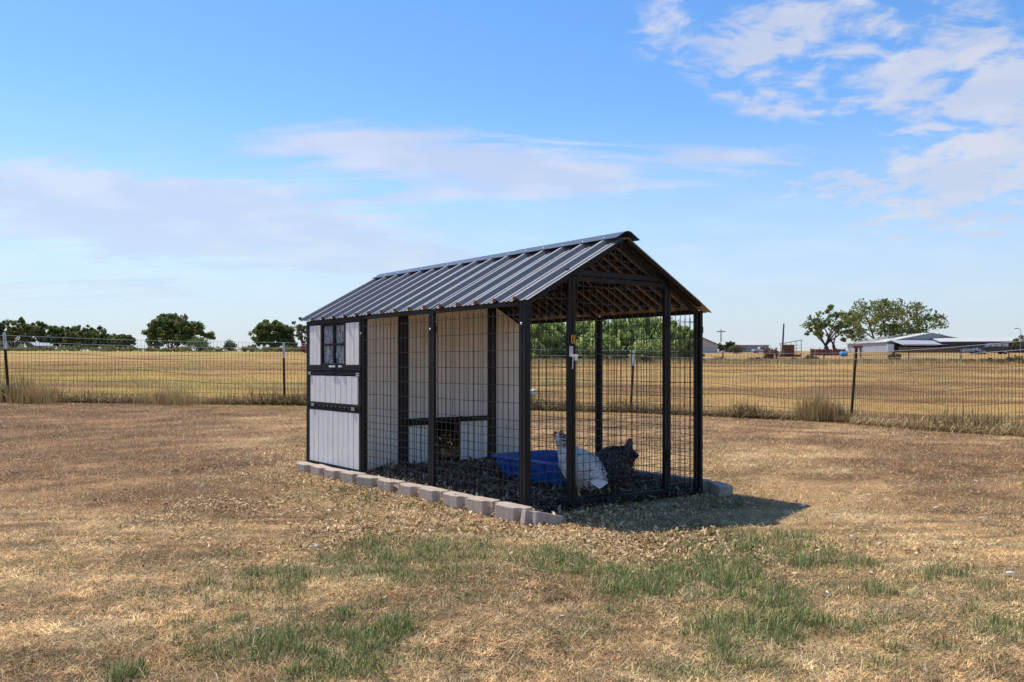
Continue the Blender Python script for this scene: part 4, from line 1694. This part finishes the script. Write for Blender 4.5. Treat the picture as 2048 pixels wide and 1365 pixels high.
# ================================================================== TREES
def tree(name, label, px, d, height, spread, seed, cols, leaf=.30, clumps=60, per=70, trunks=1, dense=1.0, base=.22, flat=.8, group=None, lean=0.0, droop=0.0, skew=0.0):
    r = np.random.default_rng(seed)
    x0, y0, z0 = at(px, d)
    t = empty(name, (x0, y0, z0), r.uniform(0, 6) * 0)
    tag(t, label, 'tree', group)
    wood = MB()
    cz = height * (base + (1 - base) * .5)
    rz = height * (1 - base) * .5
    cents = []
    tr_r = height * .032 + .05
    mains = []
    for k in range(trunks):
        a = r.uniform(0, 6.28)
        top = Vector((math.cos(a) * spread * .12 * (trunks > 1) + lean * height * .2, math.sin(a) * spread * .12 * (trunks > 1), height * base * r.uniform(1.0, 1.3)))
        st = Vector((math.cos(a) * .25 * (trunks > 1), math.sin(a) * .25 * (trunks > 1), -.15))
        md = st.lerp(top, .5) + Vector((r.normal(0, .06) * height * .3, r.normal(0, .06) * height * .3, 0))
        wood.path([st, md, top], tr_r, 7, tr_r * .75)
        mains.append(top)
    nl = 8
    for i in range(nl):
        a = 6.283 * i / nl + r.normal(0, .25)
        el_ = r.uniform(-.15, .95)
        q = Vector((math.cos(a) * spread * math.cos(el_) * .78 + skew * spread * max(0, math.cos(a)), math.sin(a) * spread * math.cos(el_) * .78, cz + rz * math.sin(el_) * .85))
        s = mains[i % trunks]
        md = s.lerp(q, .5) + Vector((0, 0, height * .06 * r.uniform(-.3, 1)))
        wood.path([s, md, q], tr_r * .5, 5, tr_r * .16)
        for j in range(3):
            b = s.lerp(q, r.uniform(.45, 1.0))
            e = b + Vector(r.normal(0, 1, 3)) * spread * .15
            wood.path([b, (b + e) / 2 + Vector((0, 0, .15)), e], tr_r * .16, 4, tr_r * .05)
            cents.append(e)
        cents.append(q)
    while len(cents) < clumps:
        v = Vector(r.normal(0, 1, 3)).normalized() * (r.uniform(.25, 1.0) ** .45)
        if v.z < -.92:
            continue
        lump = .82 + .30 * math.sin(v.x * 4 + seed) * math.cos(v.y * 3 + seed * 2) + .12 * math.sin(v.z * 6 + seed)
        if v.z < 0:
            hl = max(.05, math.hypot(v.x, v.y))
            v = Vector((v.x / hl * v.length * .97, v.y / hl * v.length * .97, v.z))
        cents.append(Vector((v.x * spread * lump + skew * spread * max(0, v.x), v.y * spread * lump, cz + v.z * rz * (lump * .75 + .25))))
    V_, C_ = [], []
    pal = np.array(cols)
    for c in cents:
        n = int(per * r.uniform(.6, 1.3) * dense)
        rad = spread * r.uniform(.07, .15)
        p = r.normal(0, 1, (n, 3))
        p /= np.linalg.norm(p, axis=1)[:, None]
        p *= (r.random((n, 1)) ** .4) * rad * np.array([1, 1, flat])
        p[:, 2] -= droop * r.random(n) * rad * 2
        p += np.array(c)
        p = p[p[:, 2] > .25]
        n = len(p)
        a = r.normal(0, 1, (n, 3))
        a /= np.linalg.norm(a, axis=1)[:, None]
        if droop:
            a[:, 2] = -np.abs(a[:, 2]) - droop
            a /= np.linalg.norm(a, axis=1)[:, None]
        b = np.cross(a, r.normal(0, 1, (n, 3)))
        b /= np.linalg.norm(b, axis=1)[:, None] + 1e-6
        s = leaf * r.uniform(.55, 1.25, (n, 1))
        wd = .40 if not droop else .22
        q = np.empty((n, 4, 3))
        q[:, 0] = p - a * s * .6
        q[:, 1] = p + b * s * wd
        q[:, 2] = p + a * s * .6
        q[:, 3] = p - b * s * wd
        V_.append(q.reshape(-1, 3))
        base_c = pal[r.integers(0, len(pal))]
        cc = base_c * r.uniform(.7, 1.35, (n, 1)) * r.normal(1, .07, (n, 3))
        C_.append(np.repeat(cc, 4, 0))
    wood.build('trunk', 'bark', t, smooth_=True)
    cr = mesh_np('crown', np.concatenate(V_), 4, 'leaf', np.clip(np.concatenate(C_), .004, 1), t)
    return t


OAK = [(0.111, 0.144, 0.039), (0.136, 0.170, 0.046), (0.085, 0.115, 0.034), (0.182, 0.189, 0.062)]
MESQ = [(0.162, 0.198, 0.060), (0.198, 0.222, 0.074), (0.126, 0.156, 0.048), (0.228, 0.216, 0.084)]
WILL = [(0.403, 0.494, 0.150), (0.313, 0.403, 0.127), (0.494, 0.552, 0.194), (0.224, 0.299, 0.098)]
BUSH = [(0.172, 0.218, 0.086), (0.138, 0.184, 0.069), (0.207, 0.230, 0.098)]

tree('oak_tree', 'wide dark oak with a broken crown standing at the far edge of the field', 345, 196, 8.4, 6.9, 3, OAK, .42, 230, 85, 2, base=.03, skew=.30)
tree('oak_tree', 'rounded dark oak beside a grey shrub beyond the far weeds', 548, 200, 7.0, 6.0, 5, OAK, .42, 200, 85, 2, base=.02)
tree('field_tree', 'thin pale willow like tree next to the dark rounded oak', 606, 170, 7.2, 3.0, 8, [(.15, .17, .07), (.20, .19, .11)], .40, 40, 50, 1, base=.15)
FT = 'trees of the distant wooded farmstead'
for i, (px, d, h, s) in enumerate([(-30, 215, 7.6, 5.5), (28, 210, 8.4, 5.2), (85, 222, 7.4, 5.2), (128, 228, 6.8, 4.8), (158, 216, 6.5, 4.0), (182, 222, 7.0, 4.6), (212, 212, 4.8, 3.6), (246, 208, 4.4, 3.0), (-110, 220, 8, 6), (-200, 222, 8, 6)]):
    tree('woodland_tree', ['dense green tree in the clump round the far grey shed', 'dense green tree in the clump round the far grey shed', 'dark domed tree in the clump round the far grey shed'][i % 3], px, d, h, s, 20 + i,
         [OAK, [(.15, .175, .055), (.12, .15, .05), (.18, .185, .07)], OAK][i % 3], .46, 115, 60, 1, base=.0, group=FT)
for i, (px, d, h, s) in enumerate([(1088, 84, 4.6, 2.6), (1160, 90, 5.2, 3.0), (1235, 86, 4.8, 2.8), (1300, 92, 5.2, 2.9), (1352, 84, 4.0, 2.1), (1040, 95, 5.0, 2.9)]):
    tree('willow_tree', ['light green drooping tree behind the far mesh side of the run', 'bright green feathery tree behind the far mesh side of the run'][i % 2], px, d, h, s, 50 + i, WILL, .34, 170, 90, 2, base=.0, droop=.9, group='light green trees behind the run')
tree('mesquite_tree', 'sprawling mesquite tree with open branching crown beside the white barn', 1768, 174, 11.2, 10.2, 71, MESQ, .50, 165, 36, 4, base=.10, lean=-.2)
tree('mesquite_tree', 'smaller leaning mesquite with sparse crown next to the big mesquite', 1664, 122, 6.7, 4.6, 74, MESQ, .36, 60, 36, 3, base=.18, lean=-.3)
tree('far_tree', 'small round dark tree by the utility pole with crossarm', 1452, 165, 2.1, 1.9, 81, OAK, .35, 28, 50, 1, base=.05)
tree('far_tree', 'distant low green tree past the end of the dark shed', 2062, 150, 4.0, 3.4, 83, MESQ, .4, 30, 50, 1, base=.06)
tree('far_tree', 'small dark hedgerow tree at the end of the distant wood', 232, 190, 3.6, 2.4, 86, OAK, .4, 26, 45, 1, base=.05)


def bush(label, px, d, h, s, seed, cols=BUSH, leaf=.3, cl=26, per=50, group=None, name='bush'):
    r = np.random.default_rng(seed)
    x0, y0, z0 = at(px, d)
    t = empty(name, (x0, y0, z0))
    tag(t, label, 'bush', group)
    w = MB()
    V_, C_ = [], []
    pal = np.array(cols)
    for k in range(cl):
        a = r.uniform(0, 6.283)
        rr_ = s * math.sqrt(r.random()) * .85
        c = np.array([math.cos(a) * rr_, math.sin(a) * rr_, h * r.uniform(.15, .9) * (1 - .55 * (rr_ / s) ** 2)])
        if k % 3 == 0:
            w.path([(0, 0, -.05), tuple(c * .5 + np.array([0, 0, .1])), tuple(c)], .035, 4, .012)
        n = int(per * r.uniform(.7, 1.3))
        p = r.normal(0, .5, (n, 3)) * np.array([s * .24, s * .24, h * .22]) + c
        p[:, 2] = np.maximum(p[:, 2], .03)
        a_ = r.normal(0, 1, (n, 3))
        a_[:, 2] = np.abs(a_[:, 2]) + .4
        a_ /= np.linalg.norm(a_, axis=1)[:, None]
        b = np.cross(a_, r.normal(0, 1, (n, 3)))
        b /= np.linalg.norm(b, axis=1)[:, None] + 1e-6
        sz = leaf * r.uniform(.6, 1.3, (n, 1))
        q = np.stack([p - a_ * sz * .5, p + b * sz * .3, p + a_ * sz * .6, p - b * sz * .3], 1)
        V_.append(q.reshape(-1, 3))
        C_.append(np.repeat(pal[r.integers(0, len(pal))] * r.uniform(.65, 1.35, (n, 1)), 4, 0))
    w.build('stem', 'bark', t)
    mesh_np('foliage', np.concatenate(V_), 4, 'leaf', np.concatenate(C_), t)
    return t


WB = 'leafy shrubs under the light green trees'
for i, px in enumerate((1062, 1108, 1140, 1186, 1215, 1262, 1290, 1335, 1376)):
    bush('leafy yellow green shrub growing under the drooping trees behind the run', px, 81 + (i % 3) * 2.2, 2.3 + .5 * (i % 2), 1.7, 300 + i, WILL, .30, 34, 60, WB)
bush('pale green bushy shrub before the wide dark oak', 398, 176, 3.0, 2.9, 101, BUSH, .32, 34, 60)
bush('grey green shrub between the two dark oaks', 462, 186, 2.3, 1.7, 102, [(.11, .14, .08), (.14, .16, .10)], .3)
HB = 'weedy shrubs along the far edge of the field'
for i, (px, d, h, s) in enumerate([(300, 178, .9, 2.6), (430, 172, 1.0, 2.5), (490, 174, 1.3, 2.6), (520, 170, 1.2, 2.3), (555, 172, 1.1, 2.6), (590, 166, 1.3, 2.4), (335, 174, .8, 2.2), (260, 182, 1.1, 2.6), (205, 186, 1.4, 2.8), (160, 188, 1.4, 3.2), (110, 190, 1.3, 3.2), (60, 190, 1.0, 3.2), (15, 188, 1.0, 3.2), (-30, 188, 1.2, 3.2), (225, 180, 1.5, 3.0), (365, 172, 1.0, 2.4), (575, 172, 1.3, 2.4)]):
    bush('low yellow green weedy shrub at the far edge of the hay field', px, d, h, s, 120 + i, [(.19, .20, .075), (.15, .17, .065), (.24, .21, .10)], .28, 18, 45, HB)
bush('small shrub with rust red leaves beside the hen house roof end', 611, 150, 1.6, 1.2, 140, [(.28, .045, .03), (.18, .05, .03)], .24, 16, 40)
bush('small reddish brown bush before the long pale shed', 1542, 88, 1.45, .95, 141, [(.13, .055, .035), (.10, .075, .03), (.20, .10, .05)], .16, 22, 36)
bush('olive bush at the foot of the round dark tree', 1474, 140, 1.5, 1.5, 142, [(.14, .14, .05), (.10, .11, .04)], .25, 22, 45)
VG = 'dead weeds on the verge of the far fence'
for i, (px, d, h, s) in enumerate([(1440, 72, .38, 1.1), (1510, 70, .42, .9), (1560, 72, .45, 1.3), (1625, 74, .62, .8), (1600, 72, .4, 1.1), (1790, 71, .85, .6), (1850, 70, .35, 1.2), (1925, 69, .42, 1.2), (1985, 68, .40, 1.0), (2030, 68, .55, .9), (1720, 72, .32, 1.2), (1290, 68, .6, .7), (1330, 70, .55, 1.3), (1120, 72, .5, 1.3), (1220, 70, .5, 1.4), (1380, 70, .5, 1.3)]):
    bush('brown dead weed bush on the verge before the far fence posts', px, d, h, s, 160 + i, [(.14, .095, .05), (.20, .145, .075), (.10, .085, .045)], .14, 20, 40, VG)


def build_verge():
    n = 60000
    px = rng.uniform(1000, 2300, n)
    d = rng.normal(70, 1.6, n)
    x = (px - CX) / F * d
    c = np.array([.55, .42, .20]) * rng.uniform(.5, 1.25, (n, 1))
    v, cc = flat_blades(x, d, gz(x, d) - .01, rng.uniform(.15, .45, n), rng.uniform(.03, .05, n), np.abs(rng.normal(.4, .25, n)), rng.uniform(0, 6.283, n), c)
    o = mesh_np('verge_grass', v, 3, 'straw_blades', cc)
    tag(o, 'strip of tall pale grass along the far fence', 'grass', kind='stuff')


build_verge()


# ================================================================== FAR FARMSTEAD
def far_fence():
    f = empty('post_and_wire_fence', (0, 0, 0))
    tag(f, 'thin far wire fence on dark posts along the pale verge', 'fence')
    pts = []
    for i in range(13):
        px = 1060 + i * 96 + random.uniform(-14, 14)
        x, y, z = at(px, 72 + random.uniform(-.3, .3))
        MB().bar((x, y, z - .1), (x + random.uniform(-.05, .05), y, z + 1.25), .05, 6, .045).build('post', 'pole_wood', f)
        pts.append(Vector((x, y - .06, z)))
    w = MB()
    for hh in (1.2, .85, .5):
        w.path([p + Vector((0, 0, hh)) for p in pts], .007, 4)
    w.build('wire', 'wire_grey', f)['kind'] = 'stuff'


far_fence()


def gable(name, label, px, d, w, l, eave, ridge, rz, wall, roof, off=(0, 0), parts=None, cat='building'):
    """gable building; local x across the gable, local y away"""
    x, y, z = at(px, d)
    b = empty(name, (x, y, z - .1), rz)
    tag(b, label, cat)
    m = MB()
    hw = w / 2
    poly = [(-hw, 0), (hw, 0), (hw, eave), (0, ridge), (-hw, eave)]
    m.raw([(a, 0, c) for a, c in poly] + [(a, l, c) for a, c in poly], [(0, 1, 2, 3, 4), (9, 8, 7, 6, 5), (0, 5, 6, 1), (1, 6, 7, 2), (4, 9, 5, 0), (2, 7, 8, 3), (3, 8, 9, 4)])
    m.build('wall', wall, b)
    for s_ in (-1, 1):
        o_ = .25
        sl = (ridge - eave) / hw
        rm = MB()
        p = [(0, ridge + .06), (s_ * (hw + o_), eave - sl * o_ + .06)]
        vs_ = []
        for yy in (-.3, l + .3):
            for (a, c) in p:
                vs_ += [(a, yy, c), (a, yy, c + .10)]
        rm.raw(vs_, [(0, 2, 3, 1), (4, 5, 7, 6), (1, 3, 7, 5), (0, 4, 6, 2), (2, 6, 7, 3), (0, 1, 5, 4)])
        rm.build('roof_slope', roof, b)
    if parts:
        parts(b)
    return b


def barn_parts(b):
    # lean-to awning with pale fascia, posts and open dark bays
    def slab(x0, x1, y0, z0, y1, z1, t, nm, mt):
        m = MB()
        m.raw([(x0, y0, z0), (x1, y0, z0), (x1, y1, z1), (x0, y1, z1), (x0, y0, z0 + t), (x1, y0, z0 + t), (x1, y1, z1 + t), (x0, y1, z1 + t)],
              [(0, 3, 2, 1), (4, 5, 6, 7), (0, 1, 5, 4), (1, 2, 6, 5), (2, 3, 7, 6), (3, 0, 4, 7)])
        return m.build(nm, mt, b)
    slab(-8.0, .2, -5.0, 1.35, -.02, 2.35, .06, 'awning_roof', 'grey_metal')
    MB().box(-8.0, -1.6, -5.08, -5.01, 1.28, 1.52).build('fascia', 'white_metal', b)
    slab(.4, 8.2, -4.2, 1.55, -.02, 1.93, .06, 'awning_roof', 'grey_metal')
    for i in range(7):
        xx = -7.9 + i * 2.7
        MB().bar((xx, -4.0, 0), (xx, -4.0, 1.5), .07, 6).build('post', 'pole_wood', b)
    for (x0, x1) in ((-7.4, -5.0), (-4.4, -1.0), (1.0, 3.6), (4.2, 7.4)):
        MB().box(x0, x1, -.08, -.01, .05, 1.7).build('bay_shade', 'dark_metal', b)  # dark sheet in place of the shade inside an open bay
    MB().box(-10.6, -9.4, -4.6, -4.4, 0, 1.5).build('panel', 'white_metal', b)
    for i in range(9):
        MB().box(-9.0 + i * 2.2, -9.0 + i * 2.2 + 2.1, -5.6, -5.52, 0, .95).build('fence_board', 'weathered_wood', b)


gable('metal_barn', 'broad white metal barn with low gable and lean-to awnings beside the mesquite', 1862, 160, 16.6, 16, 1.95, 3.55, R(4), 'grey_metal', 'pale_metal', parts=barn_parts)
gable('long_shed', 'long dark open shed with pale roof edge past the barn', 2030, 158, 9, 14, 1.9, 2.6, R(82), 'dark_metal', 'pale_metal')
gable('grey_shed', 'pale grey gabled metal shed standing behind the coop corner post', 1392, 150, 7.2, 9, 1.5, 3.1, R(-12), 'pale_metal', 'dark_metal')
gable('long_shed', 'long low pale roofed shed beyond the small reddish bush', 1530, 170, 5, 8.5, 1.3, 1.9, R(90), 'grey_metal', 'pale_metal')
gable('farm_house', 'grey farm shed half hidden by trees past the white tipped post', 10, 226, 5.5, 6, 2.2, 3.1, R(12), 'grey_metal', 'roof_brown')
gable('farm_shed', 'small shed with pale lean roof under the distant trees', 62, 206, 3.4, 4, 1.2, 1.9, R(-30), 'weathered_wood', 'grey_metal')


def pole(name, label, px, d, h, r, mat='pole_wood', arm=None, lean=0.0, lamp=False):
    x, y, z = at(px, d)
    p = empty(name, (x, y, z))
    tag(p, label, 'pole')
    MB().bar((0, 0, -.3), (lean, 0, h), r, 8, r * .75).build('shaft', mat, p, smooth_=True)
    if arm:
        MB().box(-arm, arm, -.20, -.08, h - .75, h - .55).build('crossarm', mat, p)
        for i in (-1, -.45, .45, 1):
            MB().lathe([(.05, 0), (.08, .1), (.04, .22)], 8, (arm * .92 * i, -.14, h - .55)).build('insulator', 'grey_metal', p)
    if lamp:
        MB().bar((0, 0, h - .1), (-.7, 0, h), .05, 6).build('lamp_arm', mat, p)
        MB().box(-1.0, -.55, -.15, .15, h - .08, h + .08).build('lamp_head', 'grey_metal', p, bevel=.03)


pole('utility_pole', 'far utility pole with a single crossarm above the round tree', 1442, 240, 6.2, .17, arm=1.15)
pole('wooden_pole', 'bare dark pole leaning over the rusty stock rack', 1564, 106, 4.0, .12, lean=.22)
pole('utility_pole', 'tall dark pole rising through the mesquite crown behind the barn', 1832, 176, 9.8, .16, lean=.3)
pole('lamp_post', 'pale yard lamp pole past the long dark shed', 2041, 150, 4.2, .09, 'grey_metal', lamp=True)


def stock_rack():
    x, y, z = at(1582, 104)
    s = empty('stock_rack', (x, y, z), R(8))
    tag(s, 'rusty pipe and board stock loading rack beside the bare pole', 'stock rack')
    for i in range(5):
        xx = -1.3 + i * .65
        MB().bar((xx, 0, 0), (xx, 0, 1.55 + .10 * i), .035, 6).build('upright', 'weathered_wood', s)
    for z0 in (.25, .6, .95, 1.3):
        MB().bar((-1.35, -.05, z0), (1.35, -.05, z0 + .12), .03, 6).build('rail', 'weathered_wood', s)
    MB().bar((-1.5, -.05, 1.52), (1.4, -.05, 2.0), .045, 6).build('rail', 'weathered_wood', s)
    MB().box(-.9, .45, .04, .10, .05, 1.45).build('side_board', 'rusty_metal', s)
    MB().box(-1.4, 1.4, .12, 1.2, .0, .25).build('deck', 'weathered_wood', s)


stock_rack()


def board_fence():
    x, y, z = at(1655, 116)
    s = empty('board_fence', (x, y, z), 0)
    tag(s, 'rust red panel fence under the smaller mesquite', 'fence')
    for i in range(8):
        MB().box(-2.2 + i * .58, -2.2 + i * .58 + .54, 0, .05, .05, .85 + random.uniform(-.05, .05)).build('panel', 'rusty_metal', s)
    for i in range(5):
        MB().bar((-2.2 + i * 1.15, .1, 0), (-2.2 + i * 1.15, .1, 1.0), .05, 6).build('post', 'pole_wood', s)


board_fence()


def barrel():
    x, y, z = at(1680, 108)
    m = MB()
    m.lathe([(.24, 0), (.29, .02), (.30, .25), (.315, .27), (.30, .29), (.30, .58), (.315, .60), (.30, .62), (.29, .86), (.24, .88)], 14)
    o = m.build('barrel', 'tarp_blue', None, (x, y, z + .29), smooth_=True)
    o.rotation_euler = (0, R(90), 0)
    tag(o, 'bright blue plastic barrel lying before the rust red panels', 'barrel')


barrel()


def vehicle(name, label, px, d, rz, body_mat, suv=True, s=1.0):
    x, y, z = at(px, d)
    c = empty(name, (x, y, z), rz)
    c.scale = (s, s, s)
    tag(c, label, 'car')
    L2, W2 = 2.35, .92

    def side(poly, hw, nm, mt, bev=.05, par=c):
        m = MB()
        n = len(poly)
        m.raw([(a, -hw, b) for a, b in poly] + [(a, hw, b) for a, b in poly], [tuple(range(n)), tuple(range(2 * n - 1, n - 1, -1))] + [(i, n + i, n + (i + 1) % n, (i + 1) % n) for i in range(n)])
        return m.build(nm, mt, par, bevel=bev)
    side([(-L2, .42), (L2, .42), (L2 + .02, .70), (L2 - .05, .98), (.95, 1.06), (-L2, 1.08)], W2, 'body', body_mat)
    cab = [(-2.2 if suv else -.7, 1.07), (1.05, 1.07), (.45, 1.68), (-2.05 if suv else -.55, 1.72)]
    side(cab, .80, 'cabin', body_mat, .06)
    wx = [(-1.95, -1.15), (-1.05, -.25), (-.15, .62)] if suv else [(-.45, .0), (.1, .6)]
    for (a, b) in wx:
        for sg in (-1, 1):
            m = MB()
            m.raw([(a, sg * .812, 1.13), (b + (.12 if b > .5 else 0), sg * .812, 1.13), (b - (.15 if b > .5 else 0), sg * .812, 1.58), (a, sg * .812, 1.58),
                   (a, sg * .79, 1.13), (b + (.12 if b > .5 else 0), sg * .79, 1.13), (b - (.15 if b > .5 else 0), sg * .79, 1.58), (a, sg * .79, 1.58)],
                  [(0, 1, 2, 3), (7, 6, 5, 4), (0, 4, 5, 1), (1, 5, 6, 2), (2, 6, 7, 3), (3, 7, 4, 0)])
            m.build('window', 'silver_paint' if body_mat == 'dark_paint' else 'dark_paint', c)
    for a in (-1.45, 1.45):
        for sg in (-1, 1):
            m = MB()
            m.bar((a, sg * .74, .36), (a, sg * .95, .36), .36, 16)
            w = m.build('wheel', 'tyre_rubber', c)
            MB().bar((a, sg * .945, .36), (a, sg * .965, .36), .20, 12).build('rim', 'silver_paint', w)
    for sg in (-1, 1):
        MB().box(L2 - .03, L2 + .045, sg * .62 - .14, sg * .62 + .14, .74, .90).build('headlight', 'white_metal', c)
    MB().box(L2 - .01, L2 + .09, -.88, .88, .42, .60).build('bumper', 'silver_paint', c)
    MB().box(-L2 - .09, -L2 + .01, -.88, .88, .42, .60).build('bumper', 'silver_paint', c)


vehicle('parked_suv', 'dark sport utility vehicle parked in the open shed beside the barn', 1985, 132, R(172), 'dark_paint', True)
vehicle('parked_pickup', 'small pale pickup parked before the long low shed', 1522, 150, R(8), 'silver_paint', False, .62)


def trailer():
    x, y, z = at(1945, 128)
    t = empty('flat_trailer', (x, y, z), R(-5))
    tag(t, 'low grey flat trailer standing before the dark parked vehicle', 'trailer')
    MB().box(-1.5, 1.5, -.6, .6, .42, .55).build('deck', 'grey_metal', t)
    MB().bar((-1.5, 0, .45), (-2.3, 0, .38), .05, 6).build('drawbar', 'dark_metal', t)
    for sg in (-1, 1):
        MB().bar((.2, sg * .62, .28), (.2, sg * .76, .28), .28, 14).build('wheel', 'tyre_rubber', t)
    MB().box(-1.46, 1.46, .57, .60, .56, .85).build('side_rail', 'grey_metal', t)


trailer()


# ------------------------------------------------------------------ small things in the yard
def jug():
    x, y = gp(1063, 796, -.05)
    z = float(gz(x, y))
    o = empty('feed_jug', (x, y, z), R(20))
    tag(o, 'white plastic jug lying at the foot of the wire fence behind the run', 'jug')
    m = MB()
    m.lathe([(.08, 0), (.10, .02), (.10, .19), (.085, .24), (.035, .28), (.03, .30)], 12)
    b = m.build('bottle', 'plastic_white', o, smooth_=True)
    b.rotation_euler = (0, R(62), 0)
    b.location = (-.12, 0, .10)
    m = MB()
    m.path([(.02, 0, .24), (.09, 0, .27), (.10, 0, .18), (.09, 0, .12)], .012, 6)
    h = m.build('handle', 'plastic_white', b)


jug()


def feathers():
    spots = [(1604, 1018, 12), (1573, 1030, 8), (1703, 1080, 10), (1952, 968, 8), (1800, 977, 7), (1872, 1022, 9), (2022, 1155, 16), (1655, 1195, 10), (790, 1008, 8), (632, 1100, 9), (516, 1268, 10), (770, 1205, 9), (1125, 1242, 9), (1530, 905, 6), (1965, 1042, 10), (560, 1036, 7)]
    for i, (px, py, w) in enumerate(spots):
        x, y = gp(px, py)
        L = w / F * y * 1.15
        m = MB()
        n = 6
        vs_ = []
        for k in range(n + 1):
            t = k / n
            ww = L * .30 * math.sin(math.pi * (.12 + .86 * t))
            zz = .010 + .5 * L * t * (1 - t) + .3 * L * (t ** 2) * (i % 2)
            vs_ += [((t - .5) * L, -ww, zz), ((t - .5) * L, 0, zz + .10 * L), ((t - .5) * L, ww, zz)]
        fs = []
        for k in range(n):
            for q in range(2):
                fs.append((3 * k + q, 3 * k + 3 + q, 3 * k + 4 + q, 3 * k + 1 + q))
        m.raw(vs_, fs)
        o = m.build('feather', 'down_white', None, (x, y, float(gz(x, y)) + .006), smooth_=True)
        o.rotation_euler = (0, 0, random.uniform(0, 6.28))
        sol = o.modifiers.new('t', 'SOLIDIFY')
        sol.thickness = .0015
        tag(o, 'fluffy white down feather lying on the ground in the coop shadow' if i < 2 else 'small white moulted feather lying on the dry grass', 'feather', 'moulted feathers in the yard')


feathers()
